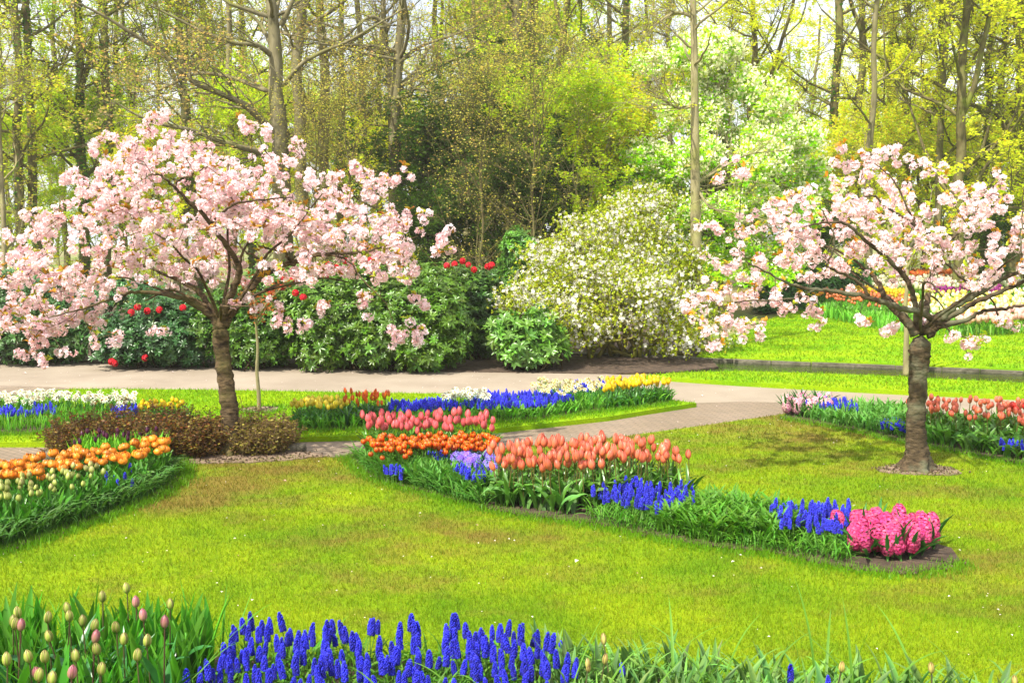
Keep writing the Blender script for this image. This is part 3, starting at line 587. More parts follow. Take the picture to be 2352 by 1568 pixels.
# the rest of the grape hyacinths, further off, as masses
REST = MB()
def mus_mass(spots, label, H=.10, blue=(.035, .045, .60), seed=1):
    g = np.random.default_rng(seed); mb = REST; S = grape(.055, .0118, 9, 7, g, False, blue).arr(); T = (S[0], S[1], S[2])
    off = []; T0 = None
    V, Fs, C = S; k = len(spots); sc = g.uniform(.8, 1.15, k); pos = np.column_stack([spots, H*g.uniform(.8, 1.15, k)])
    # quads of all rings share one index base
    scatter(mb, (V, Fs, C), pos, basis(np.column_stack([g.normal(0, .12, (k, 2)), np.ones(k)]), g.uniform(0, 6, k)), sc, g.uniform(.8, 1.2, (k, 1))*np.ones((1, 3)))
    base = pos.copy(); base[:, 2] = .01; edges(mb, base, pos, .002, .002, 3, (.12, .26, .05))
mus_mass(in_poly(rng, GP([(1055, 962), (1110, 935), (1300, 930), (1320, 946), (1240, 960), (1130, 966)]), 330), 'blue drift of grape hyacinths in the centre of the middle lawn bed', .109, seed=41)
mus_mass(in_poly(rng, GP([(890, 975), (900, 955), (1040, 948), (1060, 965)]), 150), 'blue drift of grape hyacinths behind the pink tulips', .109, seed=42)
mus_mass(in_poly(rng, GP([(1310, 930), (1320, 912), (1405, 912), (1400, 922)]), 45), 'small blue drift between cream daffodils and yellow tulips', .133, seed=43)
mus_mass(in_poly(rng, GP([(-200, 996), (0, 984), (130, 978), (135, 962), (0, 968), (-200, 975)]), 130), 'blue grape hyacinths before the white daffodils at the left edge', .101, seed=44)
mus_mass(in_poly(rng, GP([(255, 985), (318, 985), (318, 966), (262, 970)]), 45), 'blue grape hyacinths beside the yellow tulips behind the brown shrub', .109, seed=45)
mus_mass(in_poly(rng, GP([(1850, 962), (1860, 945), (1955, 948), (1970, 968)]), 70), 'blue grape hyacinths beside the pale pink hyacinths', .101, seed=46)
mus_mass(in_poly(rng, GP([(2010, 990), (2070, 985), (2080, 1008), (2030, 1003)]), 28), 'few blue grape hyacinths left of the right cherry trunk', .070, seed=47)
mus_mass(in_poly(rng, GP([(2285, 1046), (2352, 1050), (2480, 1070), (2480, 1085), (2352, 1064)]), 60), 'blue grape hyacinths at the near edge of the right bed', .078, seed=48)
mus_mass(in_poly(rng, GP([(975, 1085), (1040, 1082), (1060, 1096), (1000, 1100)]), 55), 'blue grape hyacinths behind the lilac hyacinths', .101, seed=49)
mus_mass(in_poly(rng, GP([(868, 1108), (925, 1112), (925, 1124), (880, 1112)]), 14), 'few grape hyacinths at the left tip of the curved bed', .078, seed=50)
mus_mass(in_poly(rng, GP([(1350, 1182), (1400, 1158), (1590, 1162), (1600, 1205), (1500, 1220), (1390, 1200)]), 70), '', .113, seed=51)
mus_mass(in_poly(rng, GP([(1768, 1218), (1960, 1214), (1935, 1280), (1790, 1260)]), 75), '', .117, seed=52)
mus_mass(in_poly(rng, GP([(1030, 1122), (1112, 1122), (1118, 1152), (1065, 1142)]), 30), '', .113, seed=53)
tag(REST.obj('grape_hyacinth_drifts', M_SPIKE), 'drifts of blue grape hyacinths in the farther beds and behind other flowers', 'grape hyacinths', kind='stuff')
# --- hyacinths: thick heads of florets over upright leaves
def hyacinth(name, k, seed, H, colr, hh=.12, rr=.034, nf=52, fs=.030):
    g = np.random.default_rng(seed); out = []; T = floret(g, fs)
    for _ in range(k):
        ro = thing(name, (0, -50, 0), 'hyacinth', 'hyacinth'); ch = [stemtube(H+hh*.8, .006, (.14, .3, .07)).obj('stem', M_LEAF, ro)]
        t = (np.arange(nf)+.5)/nf; a = np.arange(nf)*2.39996; r = rr*np.sqrt(np.clip(1-(2*t-1)**4*.75, .1, 1))*(1-.15*t)*.72
        pos = np.column_stack([r*np.cos(a), r*np.sin(a), H+hh*t]); d = np.column_stack([np.cos(a), np.sin(a), 1.6*(t-.45)])
        mb = MB(); c = np.asarray(colr)[None]*g.uniform(.75, 1.25, (nf, 1)); c[:, 1] *= g.uniform(.6, 1.5, nf)
        scatter(mb, T, pos, basis(d+g.normal(0, .15, d.shape), g.uniform(0, 6, nf)), g.uniform(.85, 1.15, nf), c.clip(0, .95)); ch.append(mb.obj('flower_head', M_PETAL, ro))
        a0 = g.uniform(0, 6)
        for i in range(5): ch.append(one(strap(g.uniform(.17, .25), .024, g.uniform(.3, .9), g.uniform(.8, 1.35), .4, 7, az=a0+i*1.26+g.normal()*.2, col=(.03, .15, .025))).obj('leaf', M_GLOSS, ro))
        kids(ro, *ch); out.append(ro)
    return out
hy = hyacinth('pink_hyacinth', 5, 60, .05, (.80, .085, .26))
plant(hy, rng, in_poly(rng, GP([(1935, 1250), (2010, 1240), (2140, 1250), (2150, 1270), (2060, 1298), (1960, 1284)]), 29, .078), 'bright pink hyacinth at the near tip of the curved bed', 'hyacinth', 'bright pink hyacinths in the curved bed', sc=(.92, 1.1), tilt=.14)
hl = hyacinth('pale_pink_hyacinth', 3, 61, .04, (.85, .42, .52), nf=50, fs=.026)
plant(hl, rng, in_poly(rng, GP([(1806, 960), (1812, 944), (1900, 944), (1905, 960)]), 26, .09), 'pale pink hyacinth at the left tip of the right bed', 'hyacinth', 'pale pink hyacinths in the right bed')
hv = hyacinth('lilac_hyacinth', 3, 62, .085, (.30, .20, .78), hh=.10, nf=60, fs=.022)
plant(hv, rng, in_poly(rng, GP([(1020, 1092), (1125, 1092), (1132, 1125), (1085, 1118)]), 34, .07), 'lilac hyacinth between leaves and coral tulips', 'hyacinth', 'lilac hyacinths in the curved bed', sc=(.8, 1.0))
# --- daffodils
def daffodil(name, k, seed, H, col, cupc, s=.024, heads=3):
    g = np.random.default_rng(seed); out = []
    for _ in range(k):
        ro = thing(name, (0, -50, 0), 'daffodil', 'daffodil'); ch = [stemtube(H, .0028, (.10, .25, .05)).obj('stem', M_LEAF, ro)]
        mb = MB()
        for q in range(heads):
            d = np.array([[g.normal()*.8, g.normal()*.8, 1.0]]); off = np.array([[g.normal()*.014, g.normal()*.014, H+.008*q]]); F = floret(g, s)
            scatter(mb, F, off, basis(d), 1.0, col); tube(mb, [off[0], off[0]+nrm(d)[0]*s*.45], [s*.2, s*.28], 6, cupc, cap=False)
        ch.append(mb.obj('flower', M_PETAL, ro)); a0 = g.uniform(0, 6)
        for i in range(3): ch.append(one(strap(H*g.uniform(.8, 1.05), .012, g.uniform(.1, .7), 1.45, .2, 6, az=a0+i*2.1, col=(.07, .25, .05))).obj('leaf', M_LEAF, ro))
        kids(ro, *ch); out.append(ro)
    return out
df = daffodil('white_daffodil', 4, 70, .165, (.90, .88, .72), (.80, .70, .30), s=.028, heads=4)
plant(df, rng, in_poly(rng, GP([(-180, 975), (0, 968), (130, 962), (315, 972), (310, 952), (100, 946), (-180, 955)]), 165, .05), 'white daffodil in the bed left of the brown shrub', 'daffodil', 'white daffodils at the left edge', sc=(.85, 1.15))
plant(df, rng, in_poly(rng, GP([(1015, 965), (1040, 945), (1115, 945), (1120, 962)]), 28, .06), 'white daffodil between two blue drifts on the middle lawn', 'daffodil', 'white daffodils on the middle lawn', sc=(1.0, 1.2))
dc = daffodil('cream_daffodil', 3, 71, .17, (.86, .76, .42), (.8, .62, .15), heads=3)
plant(dc, rng, in_poly(rng, GP([(1235, 945), (1240, 915), (1380, 915), (1385, 935), (1300, 948)]), 62, .07), 'cream daffodil beside the bright yellow tulips', 'daffodil', 'cream daffodils on the middle lawn', sc=(.9, 1.15))

# --- leaves that fill the beds: masses nobody could count
def leafmass(label, poly, n, seed, L=(.12, .24), wd=.012, bend=(.3, 1.6), rise=(.9, 1.5), col=(.045, .17, .035), col2=None, var=.25, fold=.2, nseg=6, name='bed_foliage', spots=None):
    g = np.random.default_rng(seed); mb = MB(); spots = in_poly(g, poly, n) if spots is None else spots; n = len(spots)
    for v in range(10):
        T = strap(1.0, wd/np.mean(L), g.uniform(*bend), g.uniform(*rise), fold, nseg, twist=g.normal()*.5, col=(1, 1, 1), col2=col2, wpos=.35)
        s = spots[v::10]; k = len(s)
        if k == 0: continue
        c = np.asarray(col)[None]*g.uniform(1-var, 1+var, (k, 1))*(1+.1*g.standard_normal((k, 3)))
        scatter(mb, T, np.column_stack([s, np.full(k, .01)]), rz3(g.uniform(0, 6.28, k)), g.uniform(*L, k), c.clip(0, 1))
    return tag(mb.obj(name, M_LEAF), label, 'leaves', kind='stuff')
pm = BP['main']
GG = (.08, .22, .018)
leafmass('upright tulip leaves without flowers in the left half of the curved bed', GP([(850, 1085), (975, 1092), (1125, 1125), (1115, 1158), (1000, 1130), (880, 1098)]), 1300, 80, (.10, .19), .022, (.1, .9), (1.1, 1.5), (.09, .25, .03))
leafmass('narrow arching leaves along the near edge of the curved bed', GP([(812, 1050), (870, 1070), (1120, 1150), (1115, 1168), (992, 1134), (857, 1097)]), 1500, 81, (.09, .19), .010, (1.0, 2.5), (.7, 1.4), (.085, .22, .03))
leafmass('low green leaves under the tulips of the curved bed', GP([(840, 1030), (1130, 1030), (1135, 1095), (870, 1092)]), 1500, 82, (.10, .2), .014, (.2, 1.0), (1.0, 1.5), GG)
leafmass('dense green leaves between coral tulips and pink hyacinths', GP([(1560, 1168), (1780, 1195), (1860, 1222), (1790, 1262), (1640, 1250), (1500, 1225), (1590, 1195)]), 1900, 83, (.11, .22), .018, (.2, 1.7), (1.0, 1.5), (.10, .27, .02))
leafmass('thin arching leaves around the grape hyacinths of the curved bed', GP([(1340, 1185), (1580, 1170), (1960, 1220), (1960, 1300), (1860, 1285), (1495, 1228), (1360, 1204)]), 2700, 84, (.08, .17), .007, (.6, 2.4), (.8, 1.45), (.09, .25, .02))
g_ = np.random.default_rng(85)
leafmass('broad grey-green tulip leaves bending over the near edge of the coral clump', GP([(1125, 1130), (1570, 1140), (1400, 1168), (1290, 1190), (1130, 1166)]), 150, 85, (.18, .27), .055, (1.0, 2.6), (1.1, 1.45), (.11, .25, .05), nseg=9, fold=.15)
leafmass('broad dark green tulip leaves on the near side of the left bed', GP([(-260, 1300), (0, 1255), (250, 1172), (380, 1105), (380, 1085), (150, 1110), (-260, 1190)]), 1100, 86, (.14, .235), .032, (.1, .9), (1.2, 1.5), (.055, .19, .015))
leafmass('thin arching leaves trailing over the near edge of the left bed', GP([(-260, 1330), (0, 1266), (120, 1228), (250, 1182), (350, 1142), (405, 1105), (395, 1085), (250, 1160), (0, 1240), (-260, 1300)]), 1700, 87, (.10, .23), .010, (1.2, 2.7), (.9, 1.5), (.075, .19, .03))
leafmass('green leaves around the purple tulips of the left bed', GP([(165, 1085), (390, 1075), (378, 1055), (180, 1058)]), 480, 88, (.13, .25), .02, (.1, .6), (1.25, 1.5), (.15, .40, .02))
leafmass('green leaves under the flowers of the middle lawn bed', BP['far'], 4200, 89, (.08, .16), .018, (.2, 1.4), (1.0, 1.5), (.10, .28, .02))
leafmass('green leaves under the daffodils at the left edge', BP['far_left'], 2600, 90, (.09, .17), .012, (.1, .8), (1.1, 1.5), (.12, .34, .02))
leafmass('bluish green leaves at the left end of the right bed', GP([(1830, 960), (1850, 942), (2080, 948), (2095, 1010), (1999, 994)]), 1900, 91, (.09, .18), .016, (.2, 1.7), (.9, 1.5), (.10, .27, .04))
leafmass('broad green tulip leaves at the near edge of the right bed', GP([(2060, 1008), (2100, 975), (2352, 990), (2700, 1040), (2700, 1135), (2352, 1062), (2150, 1024)]), 1300, 92, (.12, .22), .038, (.5, 2.2), (1.0, 1.5), (.12, .31, .03), nseg=8)
leafmass('thin leaves among the grape hyacinths of the nearest bed', np.array([(-1.1, 3.84), (0, 3.79), (.3, 3.7), (.4, 3.15), (-1.1, 3.15)]), 1800, 93, (.10, .20), .0075, (.5, 2.2), (.9, 1.45), (.10, .27, .015), nseg=9)
leafmass('grassy leaves among the tulip buds of the nearest bed', np.array([(-2.3, 3.84), (-1.12, 3.84), (-1.1, 3.15), (-2.0, 3.15)]), 420, 94, (.2, .36), .008, (.1, 1.2), (1.0, 1.5), (.08, .24, .015), nseg=9)
leafmass('broad tulip leaves around the buds of the nearest bed', np.array([(-2.3, 3.8), (-1.18, 3.8), (-1.15, 3.15), (-2.0, 3.15)]), 330, 95, (.22, .34), .038, (.05, .5), (1.35, 1.54), (.06, .21, .015), nseg=9, fold=.3)
RB = np.array([(.10, 3.74), (.40, 3.68), (.9, 3.56), (1.5, 3.42), (2.2, 3.25), (2.0, 2.95), (.16, 3.15)])
leafmass('striped green leaves with pale edges at the lower right', RB, 620, 96, (.12, .22), .026, (.1, .8), (1.15, 1.52), (.075, .17, .05), (2.0, 1.6, 1.2), nseg=9, fold=.3)
leafmass('narrow arching green leaves at the lower right', RB, 1400, 97, (.12, .25), .009, (.6, 2.2), (.8, 1.45), (.10, .22, .04), (1.5, 1.4, 1.3), nseg=9)
# long grass blades arching over the nearest bed
lb = [(.16, 3.2, .42, .25, 1.35, .35), (.28, 3.25, .38, .5, 1.3, 1.3), (.33, 3.05, .4, .3, 1.1, .5), (1.05, 3.45, .36, 2.9, 1.5, .3), (.75, 3.4, .36, .3, 1.5, .9), (.85, 3.3, .38, .2, 1.45, 1.2), (1.3, 3.35, .34, .1, 1.3, 1.4), (1.6, 3.3, .34, 2.8, 1.4, 1.0), (1.05, 3.3, .34, .4, 1.1, 1.3), (.62, 3.4, .34, 3.5, 1.4, 1.4), (1.85, 3.25, .3, .3, 1.4, 1.2), (-.35, 3.1, .34, 2.6, 1.3, 1.3), (-1.2, 3.3, .42, .35, 1.0, .35), (-1.25, 3.2, .42, .2, .9, .3), (-.15, 3.3, .3, 2.9, 1.2, 1.2)]
g_ = np.random.default_rng(5); lb += [(g_.uniform(-.3, 1.9), g_.uniform(3.3, 3.42), g_.uniform(.34, .46), g_.uniform(0, 6.28), g_.uniform(1.0, 1.5), g_.uniform(.3, 1.6)) for _ in range(16)]
for x, y, L_, az, rise, bend in lb:
    tag(one(strap(L_*1.08, .011, bend, rise, .15, 14, az=az, col=(.13, .29, .03), wpos=.3)).obj('grass_blade', M_LEAF, loc=(x, y, .01)), 'long arching grass blade rising over the nearest bed', 'grass blade', 'long grass blades over the nearest bed')
pb = protos('striped_tulip_bud', 3, 18, .20, lambda r: cup(.04, .010, 0, 0, (.40, .42, .08), (.72, .58, .16), (.30, .14, .12), n=7, m=9, rng=r, point=1.3), 0, scol=(.12, .12, .05))
plant(pb, rng, front_pts([(1415, 1500), (1362, 1512), (1340, 1530), (1900, 1540), (1335, 1500), (2320, 1568), (2150, 1562)], .225), 'narrow yellow tulip bud between striped leaves at the lower right', 'tulip', 'narrow yellow buds in the nearest bed', tilt=.12)
drop_protos()

# ------------------------------------------------------------------ the two cherry trees
def blossom(rng, k=20, s=.030):
    """a ball of double blossoms: small ruffled petals all round"""
    mb = MB(); heads = nrm(rng.standard_normal((k, 3)))*rng.uniform(.75, 1, (k, 1))*s
    for h in heads:
        n = nrm(h+rng.normal(0, .22, 3)*s); B = basis(n)[0]; warm = rng.random()
        for q in range(6):
            a = q*1.05+rng.uniform(0, .5); r = s*rng.uniform(.34, .50); li = rng.uniform(.0, .55)
            d = np.array([np.cos(a), np.sin(a), li]); d2 = np.array([np.cos(a+.8), np.sin(a+.8), li+.1])
            V = np.array([(0, 0, -.1), d, (d+d2)*.62+np.array([0, 0, .12]), d2])*r@B.T+h
            c = np.array((.94, .845, .86))*(1-.04*warm); c0 = np.array((.91, .64, .70))
            if warm < .12: c = np.array((.90, .62, .68))
            mb.add(V, [(0, 1, 2, 3)], np.array([c0, c, c*1.03, c]).clip(0, .96))
    V, F, C = mb.arr(); return V, [np.concatenate(F)], C
def leafsprig(rng, k=4, L=.05, wd=.02, col=(.45, .30, .03)):
    mb = MB()
    for _ in range(k):
        V, F, C = strap(L*rng.uniform(.6, 1.2), wd, rng.uniform(.2, 1.6), rng.uniform(.2, 1.3), .3, 5, az=rng.uniform(0, 6.28), twist=rng.normal()*.5, col=(1, 1, 1), wpos=.45)
        c = np.asarray(col)*rng.uniform(.6, 1.3)*np.array([1, rng.uniform(.75, 1.5), 1]); mb.add(V, F[0], C*c)
    V, F, C = mb.arr(); return V, [np.concatenate(F)], C.clip(0, 1)

def cherry(name, label, base, trunk, trad, limbs, crown, nblos, seed, bark, sparse=(), yc=1.25, thin=.40):
    rng = np.random.default_rng(seed); bz = G(*base); Y0 = bz[1]
    root = thing(name, (bz[0], bz[1], 0), label, 'cherry tree'); off = np.array([bz[0], bz[1], 0])
    w = lambda x, y, dy=0.0: P(x, y, Y0+dy)-off
    # trunk
    mb = MB(); tp = smooth_path([np.array([0, 0, -.03])]+[w(x, y) for x, y in trunk], 6); n = len(tp); s = np.linspace(0, 1, n)
    rad = np.interp(s, np.linspace(0, 1, len(trad)), trad); tp[1:, :2] += rng.normal(0, .003, (n-1, 2))
    rad = rad.copy(); rad[-3:] *= [.9, .62, .2]; a = np.linspace(0, 2*np.pi, 20, endpoint=False)
    fine = np.linspace(0, n-1, 70); tq = np.stack([np.interp(fine, np.arange(n), tp[:, i]) for i in range(3)], 1); rq = np.interp(fine, np.arange(n), rad)
    zz = tq[:, 2:3]; lob = 1+.10*np.cos(3*a[None]+1+zz*.7)+.05*np.cos(5*a[None]+zz*2); fl = np.exp(-np.maximum(zz, 0)*14); lob = lob+fl*.5*(1+.9*np.cos(5*a[None]+.7))
    R = rq[:, None]*lob*(1+.035*rng.standard_normal((70, 20)))*(1+.012*rng.standard_normal((70, 1)))
    V = np.stack([tq[:, 0:1]+R*np.cos(a), tq[:, 1:2]+R*np.sin(a), tq[:, 2:3]+0*R], -1).reshape(-1, 3)
    i = np.arange(69)[:, None]*20; j = np.arange(20)[None]; F = np.stack([i+j, i+(j+1) % 20, i+20+(j+1) % 20, i+20+j], -1).reshape(-1, 4); mb.add(V, F)
    # limbs follow the photo, each at its own depth
    nodes, nr = [], []
    for lb in limbs:
        pts = np.array([w(x, y, dy) for x, y, dy, r in lb]); r = np.array([q[3] for q in lb]); pp = smooth_path(pts, 6)
        rr = np.interp(np.linspace(0, 1, len(pp)), np.linspace(0, 1, len(r)), r); pp[1:-1] += rng.normal(0, .004, (len(pp)-2, 3))
        tube(mb, pp, rr, 8, bump=.06, rng=rng); nodes.append(pp[3:]); nr.append(rr[3:])
    # extra limbs to and from the viewer so the crown is round
    lim = mb; fork = w(*trunk[-1])
    for k in range(8 if bark is M_CHERRY else 5):
        az = [1.2, 1.9, 4.3, 5.0, .5, 2.7, 3.6, 5.8, 4.7][k]; l = rng.uniform(.75, 1.15); p = fork+np.array([0, 0, .02]); pts = [p]; d = np.array([np.cos(az)*.8, np.sin(az)*.9, .75])
        for q in range(6): d = nrm(d+rng.normal(0, .16, 3)+np.array([0, 0, -.04*q])); p = p+d*l/5; pts.append(p)
        pp = smooth_path(pts, 4); rr = np.linspace(.015, .005, len(pp)); tube(lim, pp, rr, 6, bump=.05, rng=rng); nodes.append(pp[4:]); nr.append(rr[4:])
    node = np.concatenate(nodes)
    # blossom bunches fill the crown
    tot = sum(c[4] for c in crown); pos = []
    for x, y, rx, ry, wt in crown:
        k = int(nblos*wt/tot); u = nrm(rng.standard_normal((k, 3)))*rng.uniform(.25, 1, (k, 1))**.5
        sc = Y0/FPX; depth = min(yc, .55*rx*sc+.55); c = w(x, y)
        pos.append(c+u*np.array([rx*sc, depth, ry*sc]))
    for x, y, dy in sparse: pos.append(w(x, y, dy)[None]+rng.normal(0, .024, (2, 3)))
    pos = np.concatenate(pos)
    # open places: thin the crown with a coarse random field
    g3 = rng.random((24, 24, 24)); ii = (np.floor((pos+3)*5.5).astype(int)) % 24; keep = g3[ii[:, 0], ii[:, 1], ii[:, 2]] > thin; keep[-2*len(sparse):] = True; pos = pos[keep]
    pos = pos[pos[:, 2] > .3]
    # the big limbs stay bare: few bunches hang right in front of them
    lp = np.concatenate([q[2:-8] for q in nodes if len(q) > 14]); dxz = np.array([np.min((lp[:, 0]-p[0])**2+(lp[:, 2]-p[2])**2+np.where(lp[:, 1] < p[1]-.02, 9, 0)) for p in pos])
    pos = pos[(dxz > .062**2) | (rng.random(len(pos)) < .15) | (np.arange(len(pos)) >= len(pos)-2*len(sparse))]
    # connect every bunch to the nearest wood by a bent twig
    order = np.argsort([np.min(np.sum((node-p)**2, 1)) for p in pos]); E0, E1, ER = [], [], []
    cap = len(node)+len(pos)*7; NB = np.zeros((cap, 3)); NB[:len(node)] = node; cnt = len(node)
    for i in order:
        p = pos[i]; q = int(np.argmin(np.sum((NB[:cnt]-p)**2, 1))); a_ = NB[q]; l = np.linalg.norm(p-a_); m = int(min(6, max(1, l/.09))); prev = a_; bow = rng.normal(0, .09*l, 3)+np.array([0, 0, .12*l])
        for t in np.linspace(0, 1, m+1)[1:]:
            c = a_+(p-a_)*t+bow*np.sin(np.pi*t)+(rng.normal(0, .006, 3) if t < 1 else 0); E0.append(prev); E1.append(c); ER.append(.0022+.0042*min(l, 1.0)*(1-t)); prev = c
            if cnt < cap: NB[cnt] = c; cnt += 1
    edges(mb, E0, E1, np.array(ER)*1.15, np.array(ER)*.9, 4)
    mb.obj('trunk', bark, root)
    bl = MB(); k = len(pos)
    Ts = [blossom(np.random.default_rng(seed+q), rng.integers(17, 25)) for q in range(7)]
    for q in range(7):
        s_ = pos[q::7]; kk = len(s_); v = rng.uniform(.93, 1.05, (kk, 1))*np.array([[1, 1, 1]]); v[:, 1:] *= rng.uniform(.86, 1.03, (kk, 1)); scatter(bl, Ts[q], s_, basis(rng.standard_normal((kk, 3))), rng.uniform(.8, 1.3, kk)*(1 if bark is M_CHERRY else .88), v)
    bl.obj('blossoms', M_PETAL, root)
    lf = MB(); s_ = pos[rng.random(k) < .62]; s_ = s_+nrm(rng.standard_normal((len(s_), 3))+np.array([0, 0, .8]))*.036
    for q in range(5): kk = len(s_[q::5]); scatter(lf, leafsprig(np.random.default_rng(seed+90+q), 4), s_[q::5], basis(rng.normal(0, .5, (kk, 3))+np.array([0, 0, 1])), rng.uniform(.7, 1.25, kk), np.where(rng.random((kk, 1)) < .4, [[1.2, .85, .6]], [[.95, 1.4, .7]]))
    lf.obj('leaves', M_LEAF, root)
    return root
limbsL = [
 [(507, 752, 0, .046), (517, 715, -.03, .030), (537, 661, -.08, .027), (549, 617, -.12, .024), (524, 570, -.2, .020), (484, 513, -.3, .016), (430, 459, -.4, .013), (403, 433, -.45, .011), (370, 403, -.5, .008), (349, 400, -.52, .005)],
 [(484, 514, -.3, .011), (510, 492, -.33, .009), (537, 470, -.35, .008), (580, 462, -.38, .007), (672, 453, -.42, .004)],
 [(403, 433, -.45, .009), (409, 415, -.46, .008), (433, 405, -.5, .007), (477, 383, -.55, .004)],
 [(515, 750, 0, .042), (527, 721, .02, .038), (571, 668, .06, .031), (605, 627, .1, .026), (638, 609, .12, .023), (672, 604, .1, .021), (705, 590, .1, .019), (756, 584, .12, .015), (830, 580, .15, .010), (891, 563, .2, .006), (958, 543, .22, .003)],
 [(668, 604, .1, .013), (660, 590, .05, .011), (653, 573, 0, .009), (630, 575, -.1, .007), (590, 560, -.2, .005)],
 [(605, 627, .1, .014), (595, 600, .2, .012), (583, 587, .3, .010), (560, 575, .4, .008), (540, 545, .6, .006)],
 [(500, 756, 0, .036), (487, 728, -.02, .026), (437, 694, -.1, .021), (403, 681, -.15, .018), (336, 671, -.2, .014), (286, 675, -.22, .011), (252, 688, -.25, .009), (180, 712, -.3, .007), (111, 730, -.35, .004)],
 [(505, 756, .03, .036), (478, 700, .15, .026), (445, 660, .3, .020), (380, 630, .45, .014), (310, 600, .6, .010), (240, 560, .7, .006)],
 [(507, 750, .04, .034), (545, 690, .3, .024), (600, 640, .55, .017), (680, 590, .75, .011), (760, 540, .9, .007)],
 [(545, 617, -.1, .013), (560, 575, -.05, .010), (590, 530, 0, .008), (640, 480, .1, .005)],
 [(756, 584, .12, .010), (800, 600, .05, .008), (830, 640, .0, .006), (880, 690, -.1, .004), (905, 740, -.12, .003)],
]
crownL = [(400, 430, 190, 95, 11), (370, 350, 110, 55, 3), (600, 440, 150, 95, 8), (560, 550, 240, 105, 13), (820, 540, 150, 95, 8), (210, 560, 170, 105, 8), (95, 690, 130, 85, 8), (140, 770, 75, 40, 2.2), (340, 635, 200, 50, 6), (880, 610, 85, 55, 2.5), (30, 640, 110, 80, 4), (560, 650, 70, 40, 1.6), (800, 430, 90, 35, 2.2), (-60, 740, 100, 80, 3), (450, 520, 260, 130, 8), (690, 610, 120, 55, 3.5)]
sparL = [(232, 332, -.2), (262, 318, -.2), (208, 348, -.1), (365, 270, -.3), (350, 276, -.3), (380, 272, -.3), (340, 300, -.3), (548, 270, 0), (560, 282, 0), (578, 298, 0), (615, 310, .1), (605, 306, .1), (683, 335, .1), (692, 330, .1), (150, 410, -.2), (140, 425, -.2), (165, 392, -.2), (190, 420, -.2), (1022, 538, .2), (1005, 542, .2), (1032, 530, .2), (1012, 566, .2), (1030, 572, .2), (985, 500, .2), (970, 490, .2), (910, 410, .2), (930, 402, .2), (893, 415, .2), (822, 382, .1), (818, 392, .1),
 (745, 705, .0), (738, 712, 0), (826, 692, 0), (836, 684, 0), (918, 765, -.1), (905, 755, -.1), (955, 750, -.1), (962, 770, -.1), (958, 785, -.1), (930, 775, -.1), (845, 730, -.1), (952, 690, -.1), (978, 695, -.1), (930, 640, 0), (358, 760, -.2), (370, 757, -.2), (265, 778, -.2), (222, 790, -.3), (215, 785, -.3), (660, 738, -.1), (650, 730, -.1), (700, 748, -.1), (690, 752, -.1), (640, 720, -.1), (160, 810, -.3), (62, 812, -.3), (75, 806, -.3), (102, 828, -.3), (630, 690, 0), (600, 700, 0), (575, 690, 0), (545, 700, -.1), (12, 740, -.3), (20, 545, -.1), (45, 550, -.1), (90, 540, -.1), (905, 790, -.1)]
cherry('cherry_tree', 'broad pink cherry tree in full blossom with a brown shrub at its foot', (530, 1042), [(531, 1010), (530, 960), (523, 900), (515, 840), (509, 790), (508, 745)], [.078, .074, .067, .063, .062, .060, .058, .056, .060, .058], limbsL, crownL, 2100, 101, M_CHERRY, sparL, thin=.36)
